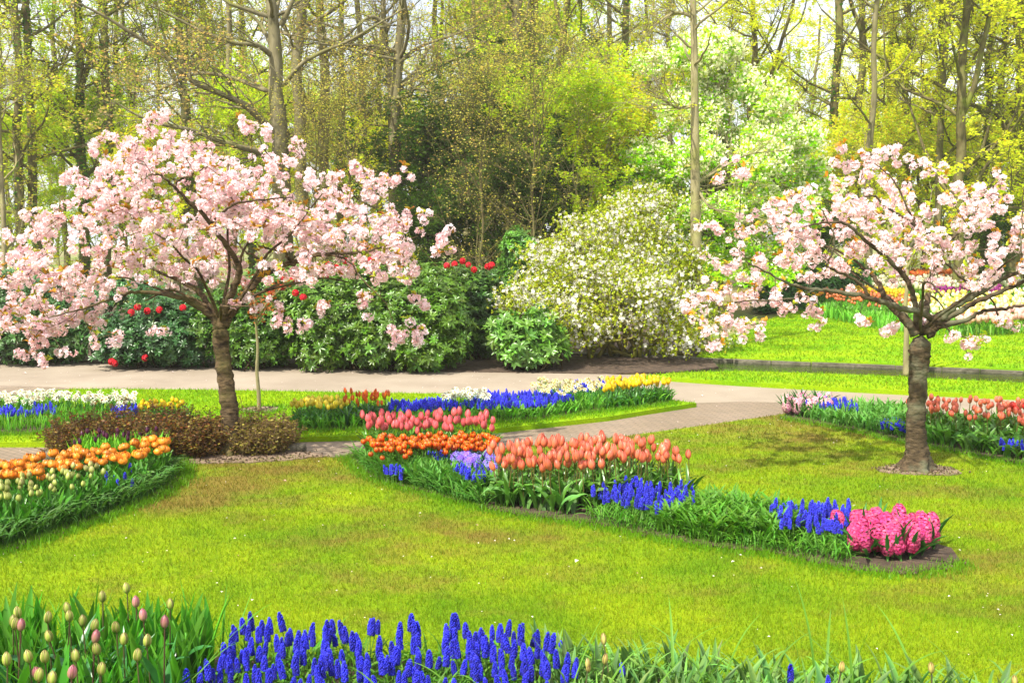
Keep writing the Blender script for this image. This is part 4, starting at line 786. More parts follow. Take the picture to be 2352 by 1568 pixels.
limbsR = [
 [(2126, 762, 0, .040), (2143, 738, -.03, .026), (2116, 718, -.08, .021), (2066, 708, -.12, .020), (2032, 694, -.15, .019), (1995, 684, -.2, .018), (1931, 671, -.25, .015), (1864, 664, -.3, .012), (1811, 651, -.35, .009), (1764, 627, -.4, .007), (1713, 600, -.45, .004)],
 [(1995, 684, -.2, .013), (1982, 657, -.22, .011), (1942, 631, -.25, .010), (1901, 611, -.28, .008), (1913, 580, -.3, .007), (1916, 545, -.32, .006), (1905, 517, -.34, .005), (1884, 469, -.36, .003)],
 [(2103, 768, 0, .040), (2088, 745, .04, .030), (2062, 718, .1, .026), (2035, 690, .2, .023), (2020, 655, .3, .018), (1990, 620, .45, .013), (1930, 580, .6, .009), (1860, 550, .7, .005)],
 [(2112, 762, .03, .036), (2102, 700, .0, .022), (2090, 655, -.03, .019), (2066, 621, -.06, .018), (2032, 587, -.1, .016), (1982, 547, -.15, .013), (1948, 517, -.2, .011), (1908, 510, -.22, .008), (1850, 520, -.3, .006), (1790, 540, -.35, .004)],
 [(2066, 621, -.06, .015), (2076, 600, -.08, .014), (2092, 565, -.1, .013), (2108, 530, -.12, .011), (2079, 503, -.14, .010), (2042, 480, -.16, .009), (2005, 450, -.18, .007), (1960, 462, -.2, .004)],
 [(2108, 530, -.12, .008), (2085, 480, -.1, .008), (2062, 430, -.1, .006), (2030, 390, -.1, .005), (2000, 372, -.1, .003)],
 [(2130, 765, 0, .042), (2150, 745, -.02, .036), (2167, 725, -.05, .029), (2200, 698, -.08, .024), (2251, 671, -.12, .019), (2301, 641, -.15, .015), (2352, 622, -.2, .011), (2440, 590, -.25, .006)],
 [(2142, 752, .02, .032), (2200, 716, .05, .022), (2251, 690, .08, .019), (2318, 661, .1, .016), (2370, 640, .12, .012), (2450, 620, .15, .007)],
 [(2150, 750, -.03, .028), (2217, 735, -.08, .017), (2254, 715, -.12, .014), (2301, 710, -.15, .012), (2352, 700, -.2, .010), (2440, 690, -.25, .005)],
 [(2251, 671, -.12, .010), (2215, 645, -.1, .008), (2180, 610, -.1, .006), (2150, 590, -.12, .004)],
 [(2120, 762, .04, .034), (2128, 700, .25, .022), (2140, 640, .45, .018), (2170, 570, .6, .013), (2230, 500, .75, .008), (2280, 450, .85, .004)],
 [(1870, 667, -.3, .007), (1800, 690, -.32, .006), (1720, 690, -.35, .005), (1650, 705, -.4, .003)],
 [(2165, 745, -.1, .007), (2185, 765, -.15, .005), (2215, 775, -.18, .004), (2250, 785, -.2, .003)],
 [(2352, 640, -.4, .006), (2345, 560, -.42, .005), (2348, 500, -.44, .004), (2350, 430, -.45, .003)],
]
crownR = [(1890, 490, 130, 70, 6), (2090, 500, 180, 95, 10), (2290, 580, 120, 90, 7), (1770, 540, 110, 75, 4), (1640, 705, 75, 42, 2.2), (1700, 640, 95, 65, 3.2), (2040, 400, 110, 42, 3), (2230, 470, 60, 55, 1.4), (1900, 590, 160, 60, 5), (2200, 610, 150, 60, 5), (2080, 600, 190, 80, 5), (1960, 650, 110, 25, 1.0), (2420, 600, 110, 110, 5), (1830, 690, 70, 30, .8), (2010, 520, 240, 110, 5), (2150, 740, 60, 25, .3)]
sparR = [(1683, 372, -.2), (1652, 398, -.2), (1640, 408, -.2), (1690, 405, -.2), (1700, 402, -.2), (1930, 335, -.1), (2045, 348, 0), (2060, 342, 0), (1985, 350, 0), (1988, 370, 0), (2030, 355, 0), (1915, 385, 0), (1945, 380, 0), (2288, 400, .1), (2295, 415, .1), (2280, 440, .1), (2308, 452, .1), (2250, 430, .1), (1640, 790, -.4), (1655, 775, -.4), (1630, 760, -.4), (1700, 770, -.4), (1716, 742, -.4), (1735, 745, -.4), (1690, 745, -.4), (1655, 735, -.4), (1575, 700, -.4), (1600, 690, -.4), (1618, 685, -.4), (1876, 735, -.3), (1880, 752, -.3), (1885, 715, -.3), (1980, 738, -.2), (1990, 733, -.2), (2028, 757, -.2), (2040, 755, -.2), (2050, 748, -.2), (1850, 710, -.3), (1865, 690, -.3), (1785, 684, -.3), (1800, 708, -.3), (1795, 690, -.3), (1620, 525, -.3), (1640, 520, -.3), (1655, 530, -.3), (1640, 582, -.3), (1755, 770, -.3),
 (2190, 765, -.2), (2218, 790, -.2), (2232, 788, -.2), (2245, 795, -.2), (2268, 783, -.2), (2320, 740, -.2), (2290, 750, -.2), (2225, 805, -.2), (2345, 740, -.2), (2345, 495, -.3), (2330, 530, -.3)]
cherry('cherry_tree', 'lichen-grey pink cherry tree standing on the lawn in a ring of bare soil', (2102, 1078), [(2105, 1045), (2101, 990), (2104, 930), (2107, 870), (2110, 815), (2114, 770)], [.086, .082, .074, .068, .065, .063, .062, .064, .068, .072, .066], limbsR, crownR, 1270, 202, M_CHERRY2, sparR, thin=.50)

# ------------------------------------------------------------------ sapling, pole, stones, small things
def sapling(name, label, base, pts, r0, side, seed, bark, leafcol, cat='young tree'):
    rng = np.random.default_rng(seed); b = G(*base); root = thing(name, b, label, cat); mb = MB(); Y = b[1]; w = lambda x, y, d=0: P(x, y, Y+d)-b
    pp = smooth_path([np.array([0, 0, -.02])]+[w(x, y) for x, y in pts], 6); tube(mb, pp, np.linspace(r0, r0*.35, len(pp)), 10, bump=.05, rng=rng); E0, E1, er = [], [], []; lv = []
    for sd in side:
        q = smooth_path([w(x, y, d) for x, y, d in sd], 5); tube(mb, q, np.linspace(r0*.45, r0*.12, len(q)), 6)
        for p in q[2:]:
            for _ in range(2): e = p+rng.normal(0, .05, 3)+np.array([0, 0, .05]); E0.append(p); E1.append(e); er.append(r0*.09); lv.append(e); lv.append((p+e)/2)
    edges(mb, E0, E1, er, np.array(er)*.6, 4); mb.obj('trunk', bark, root); lf = MB(); lv = np.array(lv)
    scatter(lf, leafsprig(rng, 4, .035, .013, leafcol), lv, basis(rng.standard_normal((len(lv), 3))), rng.uniform(.6, 1.3, len(lv))); lf.obj('leaves', M_LEAF, root)
    return root
sapling('young_tree', 'thin young tree with reddish new leaves on the middle lawn', (595, 942), [(594, 900), (590, 850), (592, 800), (588, 745), (587, 710), (580, 660)], .021,
        [[(590, 745, 0), (578, 715, -.1), (566, 690, -.15), (562, 660, -.2)], [(592, 742, 0), (605, 720, .1), (620, 690, .15), (640, 660, .2)], [(588, 730, 0), (584, 700, .1), (575, 680, .1), (570, 640, .2)], [(590, 735, 0), (610, 700, -.1), (640, 668, -.15), (655, 650, -.2)]], 7, M_PALE, (.55, .12, .03))
sapling('young_tree', 'smooth pale young trunk beside the pond, behind the right cherry tree', (2081, 859), [(2081, 820), (2082, 760), (2080, 700), (2084, 640), (2080, 560), (2082, 480)], .04,
        [[(2084, 640, 0), (2060, 580, .1), (2040, 520, .2), (2035, 470, .3)], [(2082, 620, 0), (2110, 560, -.1), (2130, 500, 0), (2140, 440, 0)]], 8, M_PALE, (.35, .40, .03))
rng = np.random.default_rng(5)
def stone(name, label, at, sz, seed, mat=M_STONE, cat='stone', rz=0):
    V, Fs, C = sphere(1, 12, 8); g = np.random.default_rng(seed); V = np.sign(V)*np.abs(V)**.55; V = V*(1+.07*g.standard_normal((len(V), 1)))*np.array(sz); V[:, 2] += sz[2]*.6
    mb = MB(); mb.add(V, Fs[0]); mb.F.append(Fs[1]); o = mb.obj(name, mat, loc=at); o.rotation_euler = (0, 0, rz); return tag(o, label, cat)
stone('edging_stone', 'dark weathered block at the right end of the brown shrub, farther one', G(640, 1024), (.14, .05, .035), 1, rz=-.1)
stone('edging_stone', 'dark weathered block beside the brick path, nearest the lawn', G(655, 1036), (.16, .05, .04), 2, rz=.05)
stone('edging_stone', 'half hidden grey block at the left end of the brown shrub', G(135, 1056), (.10, .06, .05), 3, rz=.2)
mb = MB(); tube(mb, [(0, 0, 0), (0, 0, .12)], .004, 6, cap=True); lbl = thing('plant_label', (.99, 2.98, .01), 'teal plant marker just visible at the bottom edge of the photo', 'plant label')
mb.obj('stake', M_STONE, lbl); mb = MB(); mb.add([(-.045, 0, .10), (.045, 0, .10), (.045, .01, .145), (-.045, .01, .145), (-.045, .006, .10), (.045, .006, .10), (.045, .016, .145), (-.045, .016, .145)], [(0, 1, 2, 3), (7, 6, 5, 4), (0, 4, 5, 1), (1, 5, 6, 2), (2, 6, 7, 3), (3, 7, 4, 0)]); mb.obj('plate', M_TEAL, lbl, smooth=False)

# ------------------------------------------------------------------ shrubs
def ellip(rng, n, c, r, lo=.75, top=True):
    u = nrm(rng.standard_normal((n, 3))); k = rng.uniform(lo, 1.0, (n, 1)); bump = 1+.13*np.sin(u[:, :1]*5+c[0])*np.cos(u[:, 1:2]*6+c[1])+.08*np.sin(u[:, 2:]*9)+.05*rng.standard_normal((n, 1))
    p = np.asarray(c)+u*k*bump*np.asarray(r); return p, u
def whorl(rng, k=7, L=.10, wd=.032, droop=.5):
    mb = MB()
    for i in range(k):
        V, F, C = strap(L*rng.uniform(.75, 1.1), wd, droop*rng.uniform(.6, 1.4), rng.uniform(.1, .7), .18, 5, az=i*2*np.pi/k+rng.normal()*.2, col=(1, 1, 1), wpos=.5); mb.add(V, F[0], C*rng.uniform(.75, 1.2))
    V, F, C = mb.arr(); return V, [np.concatenate(F)], C
def rhodo(label, blobs, Yc, n, seed, col, flowers=(), L=.078, name='rhododendron', cat='shrub', buds=(.32, .42, .06), budshare=.12, group=None):
    """blobs: (x, y, rx, ry) in the photo with depth given in metres"""
    rng = np.random.default_rng(seed); gx = np.mean([b[0] for b in blobs]); base = P(gx, 800, Yc); base[2] = -.04; root = thing(name, base, label, cat, group); s = Yc/FPX
    P_, U_ = [], []; tot = sum(b[2]*b[3] for b in blobs); E0, E1 = [], []
    for x, y, rx, ry, dy in blobs:
        c = P(x, y, Yc+dy)-base; k = int(1.6*n*rx*ry/tot); rr = np.array((rx*s, max(.45, rx*s*.75), ry*s)); p, u = ellip(rng, int(k*.62), c, rr, .55)
        for q in range(9):     # shoots bulging out of the mass
            v = nrm(rng.standard_normal(3)+np.array([0, -.3, .3])); p2, u2 = ellip(rng, int(k*.05), c+v*rr*.8, rr*.34+.06, .5); p = np.vstack([p, p2]); u = np.vstack([u, u2])
        k = len(p); P_.append(p); U_.append(u)
        for q in range(14): m = rng.integers(k); E0.append(np.array([c[0]*.6+rng.normal()*.1, c[1]*.6+rng.normal()*.1, 0])); E1.append(p[m]*.55+c*.45); E0.append(E1[-1]); E1.append(p[m])
    p = np.concatenate(P_); u = np.concatenate(U_); ok = p[:, 2] > .03; p, u = p[ok], u[ok]; k = len(p)
    mb = MB(); c = np.asarray(col)[None]*rng.uniform(.65, 1.45, (k, 1))*(1+.08*rng.standard_normal((k, 3)))
    d = u+np.array([0, -.15, .75])+rng.normal(0, .35, (k, 3))
    for q in range(5): scatter(mb, whorl(np.random.default_rng(seed*7+q), 7, L, L*.31), p[q::5], basis(d[q::5], rng.uniform(0, 6, len(p[q::5]))), rng.uniform(.75, 1.25, len(p[q::5])), c[q::5].clip(0, 1))
    mb.obj('foliage', M_GLOSS, root)
    mb = MB(); edges(mb, E0, E1, .012, .006, 5); mb.obj('stems', M_TWIG, root)
    if len(flowers):
        T = floret(np.random.default_rng(3), .034)
        for x, y in flowers:
            j = None; q = P(x, y, Yc)-base; dd = (p[:, 0]-q[0])**2+(p[:, 2]-q[2])**2; m = np.where(dd < .02)[0]
            q[1] = p[m, 1].min()-.03 if len(m) else q[1]-.3
            mb = MB(); uu = nrm(rng.standard_normal((11, 3))+np.array([0, -.3, .5])); scatter(mb, T, uu*.027, basis(uu), rng.uniform(.85, 1.15, 11), np.array([[.72, .012, .03]])*rng.uniform(.7, 1.2, (11, 1))); mb.obj('flower', M_PETAL, root, q)
    return root
DK, MD, BR = (.05, .12, .025), (.08, .18, .015), (.13, .28, .02)
rhodo('dark blue-green rhododendron with a few red blooms left of the cherry trunk', [(360, 765, 120, 75, 0), (300, 790, 90, 55, -.1), (430, 780, 70, 70, 0), (400, 720, 90, 40, .3)], 13.2, 1500, 301, (.05, .14, .035), [(363, 709), (388, 707), (330, 712), (436, 703), (292, 819), (299, 823), (365, 811), (344, 700)])
rhodo('dark evergreen bush at the left edge behind the path', [(60, 760, 120, 80, 0), (150, 775, 90, 70, .1), (-80, 760, 110, 90, .1), (10, 700, 90, 60, .6)], 13.5, 1300, 302, DK)
rhodo('glossy green rhododendron right behind the cherry trunk', [(520, 760, 80, 90, .1), (600, 740, 100, 100, .2), (640, 690, 110, 80, .7), (580, 800, 80, 45, 0)], 13.0, 1700, 303, MD, [(545, 672), (563, 644), (590, 655), (573, 652), (535, 690), (650, 640), (668, 645), (645, 660), (700, 655), (705, 640), (627, 670), (595, 640)])
rhodo('large bright green rhododendron before the dark wood', [(760, 750, 130, 105, .1), (880, 760, 130, 95, 0), (1000, 740, 90, 105, .1), (980, 800, 80, 50, -.1), (850, 680, 150, 70, .6), (1000, 660, 100, 50, .7)], 12.9, 3300, 304, (.105, .22, .014), [(903, 588), (835, 603), (806, 612), (752, 632), (790, 600), (770, 615), (1020, 613), (1038, 610), (1057, 603), (1085, 623), (1130, 608), (1122, 611), (720, 640), (880, 600), (850, 598), (745, 610), (690, 670), (712, 678)])
rhodo('dark rhododendron in the shade between the bright one and the magnolia', [(1090, 740, 60, 110, .6), (1120, 690, 50, 60, .9), (1080, 650, 60, 40, .9)], 13.6, 900, 305, (.065, .15, .02), [(1072, 612)])
rhodo('low laurel with long pale green leaves under the magnolia', [(1190, 795, 50, 40, 0), (1240, 760, 45, 45, .2), (1165, 765, 40, 45, .2), (1270, 800, 35, 30, .1)], 12.9, 420, 306, (.10, .22, .025), L=.115, name='laurel_bush')
rhodo('small round evergreen bush above the red-flowered rhododendron', [(1192, 572, 42, 38, 0), (1200, 610, 50, 40, .2)], 17.0, 650, 307, (.09, .22, .02), L=.1, name='evergreen_bush')
rhodo('low dark green undergrowth bush behind the left cherry crown', [(60, 660, 90, 40, 0), (180, 680, 90, 35, 0), (300, 670, 80, 30, .4), (-60, 660, 90, 45, 0)], 18.0, 1300, 308, (.05, .15, .04), name='evergreen_bush')
rhodo('dark bush on the slope behind the left limbs of the right cherry', [(1800, 690, 70, 35, 0), (1860, 660, 80, 45, .6), (1930, 640, 80, 40, 1.2), (1760, 720, 40, 25, -.5)], 23.0, 900, 309, (.045, .14, .02), L=.16, name='evergreen_bush')
# brown low shrub round the foot of the left cherry: fine twigs and tiny leaves
def twigshrub(label, blobs, n, seed, name, leafcols, twigcol, h=.3, cat='shrub', leafs=.012, ntw=5, px=1.0):
    rng = np.random.default_rng(seed); c0 = G(blobs[0][0], blobs[0][1]); root = thing(name, c0, label, cat); A, B, Lf = [], [], []
    for x, y, rx, rd, hh in blobs:
        c = G(x, y)-c0; s = G(x, y)[1]/FPX
        k = int(n*rx/100)
        a = rng.uniform(0, 6.28, k); q = rng.random(k)**.5; b = np.stack([c[0]+np.cos(a)*q*rx*s*.8, c[1]+np.sin(a)*q*rd*.8, np.zeros(k)], 1)
        vig = rng.uniform(.55, 1.2, (k, 1))
        for lv in range(3):
            d = np.stack([np.cos(a)*q*.5, np.sin(a)*q*.5, np.full(k, 1.)], 1)+rng.normal(0, .38, (k, 3)); e = b+nrm(d)*(hh/2.9)*vig*rng.uniform(.5, 1.3, (k, 1))*(1-.25*(q[:, None]**2)); A.append(b); B.append(e)
            for f in range(ntw):
                t = rng.random((k, 1)); s0 = b+(e-b)*t; s1 = s0+nrm(rng.standard_normal((k, 3))+np.array([0, 0, .6]))*rng.uniform(.02, .06, (k, 1)); A.append(s0); B.append(s1); Lf.append(s1); Lf.append((s0+s1)/2)
            b = e
    A, B, Lf = map(np.concatenate, (A, B, Lf)); mb = MB(); edges(mb, A, B, .0022*px, .0012*px, 3, twigcol); mb.obj('twigs', M_LEAF, root)
    m = len(Lf); mb = MB(); T = (np.array([(-1, 0, 0), (0, -.55, .1), (1, 0, 0), (0, .55, .1)], float), [np.array([[0, 1, 2, 3]])], np.ones((4, 3))); cc = np.array(leafcols)[rng.integers(len(leafcols), size=m)]*rng.uniform(.6, 1.4, (m, 1))
    scatter(mb, T, Lf, basis(rng.standard_normal((m, 3))+np.array([0, 0, .6])), leafs*rng.uniform(.6, 1.3, m), cc); mb.obj('leaves', M_LEAF, root); return root
BL = [(.17, .10, .018), (.19, .15, .018), (.13, .05, .018), (.23, .18, .03), (.15, .08, .015), (.22, .07, .015)]
twigshrub('low reddish-brown shrub spreading left of the cherry trunk', [(330, 1040, 200, .28, .36), (450, 1042, 80, .24, .32), (180, 1045, 60, .22, .3)], 470, 401, 'brown_shrub', BL, (.13, .08, .045))
twigshrub('low olive-brown shrub right of the cherry trunk', [(590, 1036, 75, .22, .33), (640, 1034, 30, .12, .26)], 480, 402, 'brown_shrub', [(.26, .20, .04), (.32, .28, .04), (.20, .11, .04)], (.22, .15, .08))

# star magnolia: a tangle of mossy stems, small leaves and white stars
def magnolia():
    rng = np.random.default_rng(501); Yc = 14.3; base = P(1450, 830, Yc); base[2] = -.04; root = thing('magnolia', base, 'wide magnolia bush covered in white star flowers beside the pond', 'shrub'); s = Yc/FPX
    bl = [(1420, 520, 130, 62, .4, 3), (1330, 600, 150, 70, 0, 4), (1500, 590, 120, 90, .4, 4), (1250, 670, 120, 60, -.3, 3.2), (1400, 690, 190, 85, -.5, 6), (1570, 680, 80, 90, .2, 3), (1540, 780, 110, 45, -.5, 1.4), (1330, 760, 100, 40, -.6, 1.0), (1480, 460, 90, 40, .6, 1.5), (1640, 760, 60, 60, .3, .6)]
    tot = sum(b[5] for b in bl); pos = []
    for x, y, rx, ry, dy, wt in bl:
        c = P(x, y, Yc+dy)-base; rr = np.array((rx*s, min(1.6, rx*s*1.1), ry*s)); p, u = ellip(rng, int(5000*wt/tot), c, rr*.92, .5); pos.append(p)
        for q in range(9): v = nrm(rng.standard_normal(3)); p, u = ellip(rng, int(640*wt/tot), c+v*rr*.78, rr*np.array([.45, .4, .32])+.05, .3); pos.append(p)
    pos = np.concatenate(pos); pos = pos[pos[:, 2] > .12]
    mb = MB(); nodes = []
    for k in range(30):
        a = rng.uniform(0, 6.28); p = np.array([rng.normal()*.35, rng.normal()*.2, 0]); tg = pos[rng.integers(len(pos))]; pts = [p]; d = np.array([np.cos(a)*.4, np.sin(a)*.4, .9])
        for q in range(8): d = nrm(d*.7+nrm(tg-p)*.5+rng.normal(0, .25, 3)); p = p+d*np.linalg.norm(tg)/8; pts.append(p)
        pp = smooth_path(pts, 3); tube(mb, pp, np.linspace(.03, .006, len(pp)), 6, bump=.08, rng=rng); nodes.append(pp[4:])
    node = np.concatenate(nodes); sub = pos[rng.random(len(pos)) < .3]; order = np.argsort([np.min(np.sum((node-p)**2, 1)) for p in sub]); NB = np.zeros((len(node)+len(sub)*5, 3)); NB[:len(node)] = node; cnt = len(node); E0, E1 = [], []
    for i in order:
        p = sub[i]; a_ = NB[np.argmin(np.sum((NB[:cnt]-p)**2, 1))].copy(); prev = a_; l = np.linalg.norm(p-a_); m = 3; bow = rng.normal(0, .12*l, 3)
        for t in (1/3, 2/3, 1): c = a_+(p-a_)*t+bow*np.sin(np.pi*t); E0.append(prev); E1.append(c); prev = c; NB[cnt] = c; cnt += 1
    edges(mb, E0, E1, .006, .004, 3); mb.obj('stems', M_MAGSTEM, root)
    fl = MB(); k = len(pos); isf = rng.random(k) < .30+.45*(np.sin(pos[:, 0]*5+1)*np.sin(pos[:, 2]*6+pos[:, 1]*3) > -.25); star = []
    for q in range(3):
        g = np.random.default_rng(q); m2 = MB()
        for i in range(9):
            V, F, C = strap(.036, .012, g.uniform(.2, 1.4), g.uniform(.2, .9), .1, 4, az=i*.7+g.normal()*.15, col=(.94, .91, .76), wpos=.6); m2.add(V, F[0], C.clip(0, .92))
        V, F, C = m2.arr(); star.append((V, [np.concatenate(F)], C))
    pf = pos[isf]
    for q in range(3): kk = len(pf[q::3]); scatter(fl, star[q], pf[q::3], basis(rng.standard_normal((kk, 3))+np.array([-.1, -.6, .5])), rng.uniform(.62, 1.15, kk), rng.uniform(.85, 1.05, (kk, 1))*np.ones((1, 3)))
    fl.obj('blossoms', M_PETAL, root)
    lf = MB(); pl = np.concatenate([pos[~isf], pos+rng.normal(0, .06, pos.shape)]); kk = len(pl)
    scatter(lf, leafsprig(np.random.default_rng(2), 4, .045, .017, (.58, .60, .03)), pl, basis(rng.standard_normal((kk, 3))+np.array([0, -.2, .8])), rng.uniform(.7, 1.4, kk), rng.uniform(.7, 1.3, (kk, 1))*np.ones((1, 3))); lf.obj('leaves', M_LEAF, root)
M_MAGSTEM = barkmat('mossy_stem', (.10, .08, .02), (.25, .22, .05), (.30, .32, .04), 8, False, .7)
magnolia()

# ------------------------------------------------------------------ the wood behind
QUAD = (np.array([(-1, 0, 0), (0, -.62, .12), (1, 0, 0), (0, .62, .12)], float), [np.array([[0, 1, 2, 3]])], np.ones((4, 3)))
def sprout(rng, S, D, L, R, k, wob, up, taper=.55):
    """k-step wandering branches from all starts at once: nodes (n, k+1, 3), radii (n, k+1), directions at the nodes"""
    n = len(S); Nn = [S]; Dd = [D]; d = D
    for i in range(k):
        d = nrm(d+rng.normal(0, wob, (n, 3))+np.array([0, 0, up])); Nn.append(Nn[-1]+d*(L/k)[:, None]); Dd.append(d)
    return np.stack(Nn, 1), R[:, None]*np.linspace(1, taper, k+1)[None], np.stack(Dd, 1)
def seg(mb, Nn, R, n): 
    k = Nn.shape[1]-1; edges(mb, Nn[:, :-1].reshape(-1, 3), Nn[:, 1:].reshape(-1, 3), R[:, :-1].ravel(), R[:, 1:].ravel(), n)
def pick(rng, Nn, Dd, R, m, lo=.15):
    n, k1 = Nn.shape[:2]; i = rng.integers(n, size=m); j = np.clip((rng.uniform(lo, 1, m)*(k1)).astype(int), 0, k1-1); return Nn[i, j], Dd[i, j], R[i, j]
def side_dirs(rng, D, spread=.9, up=.1):
    return nrm(D+spread*nrm(rng.standard_normal(D.shape))+np.array([0, 0, up]))
def tree_meshes(seed, H, r0, h0, nl, ll, tint, nleaf, leafsize, bark, ntw=900, fork=0, lean=(0, 0), upr=.06, droop=0.0, ivy=0, trunk_pts=None, custom=(), ltop=99, tint2=None, rise=.45):
    """trunk with limbs as one mesh, twigs, and leaves: three shared meshes"""
    rng = np.random.default_rng(seed); mb = MB()
    if trunk_pts is None:
        z = np.linspace(0, H, 14); wx = np.cumsum(rng.normal(0, .10, 14)); wy = np.cumsum(rng.normal(0, .10, 14)); tp = np.stack([wx*.7+lean[0]*z, wy*.7+lean[1]*z, z], 1); tp[0, :2] = 0
    else: tp = np.asarray(trunk_pts, float)
    tp = smooth_path(tp, 4); rr = r0*(1-.72*np.linspace(0, 1, len(tp))**1.2); rr[:3] *= [1.35, 1.15, 1.05]
    tube(mb, tp, rr, 12, bump=.035, rng=rng)
    zz = tp[:, 2]
    for f in range(fork):
        j = int(len(tp)*rng.uniform(.35, .6)); a = rng.uniform(0, 6.28); S = tp[j][None]; D = np.array([[np.cos(a)*.45, np.sin(a)*.45, 1.]]); Nn, R, Dd = sprout(rng, S, nrm(D), np.array([H-zz[j]]), np.array([rr[j]*.7]), 9, .10, .10, .3); tube(mb, smooth_path(Nn[0], 3), np.linspace(R[0, 0], R[0, -1], 28), 8, bump=.03, rng=rng)
        tp = np.vstack([tp, Nn[0]]); rr = np.concatenate([rr, R[0]]); zz = tp[:, 2]
    CN, CD, CR = [], [], []
    for pts, ra, rb in custom:
        q = smooth_path(pts, 6); R = np.linspace(ra, rb, len(q)); tube(mb, q, R, 7, bump=.05, rng=rng); t = nrm(np.gradient(q, axis=0)); CN.append(q); CD.append(t); CR.append(R)
    cand = np.where((zz > h0) & (zz < H*.98))[0]; j = cand[rng.integers(len(cand), size=nl)]; a = np.arange(nl)*2.4+rng.uniform(0, 1, nl)
    D = nrm(np.stack([np.cos(a), np.sin(a), np.full(nl, rise)+rng.normal(0, .2, nl)], 1)); L = ll*rng.uniform(.5, 1.15, nl)*np.clip(1.15-.6*(zz[j]/H), .3, 1.2)
    N1, R1, D1 = sprout(rng, tp[j], D, L, np.minimum(rr[j]*.45, .02+L*.016), 7, .16, upr-droop, .3); seg(mb, N1, R1, 5)
    if CN:
        sN = np.concatenate(CN); sD = np.concatenate(CD); sR = np.concatenate(CR); m = min(len(sN)*2, 90); i = rng.integers(3, len(sN), size=m)
        NX, RX, DX = sprout(rng, sN[i], side_dirs(rng, sD[i], .8, .1), rng.uniform(.5, 1.6, m), sR[i]*.35, 7, .2, .02, .3); seg(mb, NX, RX, 4); N1 = np.concatenate([N1, NX]); R1 = np.concatenate([R1, RX]); D1 = np.concatenate([D1, DX])
    S, D, R = pick(rng, N1, D1, R1, nl*8); N2, R2, D2 = sprout(rng, S, side_dirs(rng, D), ll*.33*rng.uniform(.4, 1.2, len(S)), np.minimum(R*.55, .02), 5, .22, upr*.5, .35); seg(mb, N2, R2, 4)
    me_t = mb.mesh('trunk', bark)
    tw = MB(); S, D, R = pick(rng, N2, D2, R2, ntw); N3, R3, D3 = sprout(rng, S, side_dirs(rng, D, 1.0), ll*.14*rng.uniform(.4, 1.3, len(S)), np.minimum(R*.6, .009), 3, .28, 0, .4); seg(tw, N3, R3, 3)
    S, D, R = pick(rng, N3, D3, R3, ntw*2, .3); N4, R4, D4 = sprout(rng, S, side_dirs(rng, D, 1.1), ll*.07*rng.uniform(.5, 1.4, len(S)), np.full(len(S), .0045), 2, .3, 0, .5); seg(tw, N4, R4, 3)
    me_w = tw.mesh('twigs', bark)
    lf = MB(); S, D, R = pick(rng, N4, D4, R4, nleaf, .2); S = S+rng.normal(0, leafsize*1.2, S.shape); k = len(S)
    c = np.asarray(tint)[None]*rng.uniform(.7, 1.3, (k, 1))*(1+.10*rng.standard_normal((k, 3)))
    if tint2 is not None: m = rng.random(k) < .2; c[m] = np.asarray(tint2)*rng.uniform(.7, 1.3, (m.sum(), 1))
    scatter(lf, QUAD, S, basis(rng.standard_normal((k, 3))+np.array([0, 0, .9])), leafsize*rng.uniform(.5, 1.25, k), c.clip(.005, .9))
    if ivy:
        t = rng.random(ivy)*(len(tp)*.55); i = t.astype(int); a = rng.uniform(0, 6.28, ivy); q = tp[i]+np.stack([np.cos(a), np.sin(a), 0*a], 1)*(rr[i]*1.12)[:, None]; q[:, 2] += rng.uniform(-.2, .2, ivy)
        scatter(lf, QUAD, q, basis(np.stack([np.cos(a), np.sin(a), .4+0*a], 1)+rng.normal(0, .3, (ivy, 3))), .06*rng.uniform(.5, 1.2, ivy), np.array([[.07, .20, .015]])*rng.uniform(.6, 1.5, (ivy, 1)))
    me_l = lf.mesh('crown', M_WOODLEAF)
    return me_t, me_w, me_l
def put(meshes, name, loc, rz, sc, label, cat='tree', group=None, parts=('trunk', 'branches', 'crown')):
    r = thing(name, loc, label, cat, group, rz); r.scale = (sc,)*3 if np.isscalar(sc) else sc
    for nm, me in zip(parts, meshes):
        o = bpy.data.objects.new(nm, me); COL.objects.link(o); o.parent = r
    return r
def at(px, Y, z=-.06): q = P(px, 600, Y); q[2] = z; return q
LIME, YEL, TAN, OLV = (.58, .76, .015), (.76, .80, .03), (.50, .38, .13), (.50, .58, .03)
print('wood')
V = {
 'lime': tree_meshes(601, 15, .18, 1.6, 26, 4.6, LIME, 25000, .038, M_ROUGH, 650, 1, ivy=1800),
 'limeb': tree_meshes(602, 15, .13, 2.2, 22, 4.0, (.60, .66, .03), 21000, .038, M_ROUGH, 650, 0, ivy=500, tint2=TAN),
 'yellow': tree_meshes(603, 14, .17, 1.8, 26, 4.8, YEL, 30000, .044, M_ROUGH, 600, 1, tint2=(.66, .76, .03)),
 'bare': tree_meshes(604, 16, .16, 2.5, 20, 4.2, (.60, .64, .05), 9000, .034, M_ROUGH, 800, 2, tint2=TAN),
 'bareb': tree_meshes(605, 16, .18, 3.0, 20, 4.2, (.62, .62, .05), 14000, .036, M_BEECH, 700, 1, tint2=TAN),
 'pole': tree_meshes(607, 17, .15, 4.6, 16, 3.4, (.58, .66, .03), 7000, .034, M_ROUGH, 550, 1, tint2=TAN, ivy=400),
 'poleb': tree_meshes(608, 17, .12, 3.8, 15, 3.0, (.60, .62, .04), 6000, .034, M_BEECH, 550, 0, tint2=TAN),
 'thin': tree_meshes(606, 13, .085, 1.0, 22, 2.6, (.60, .66, .03), 7500, .036, M_PALE, 1100, 1, tint2=TAN, rise=.8),
}
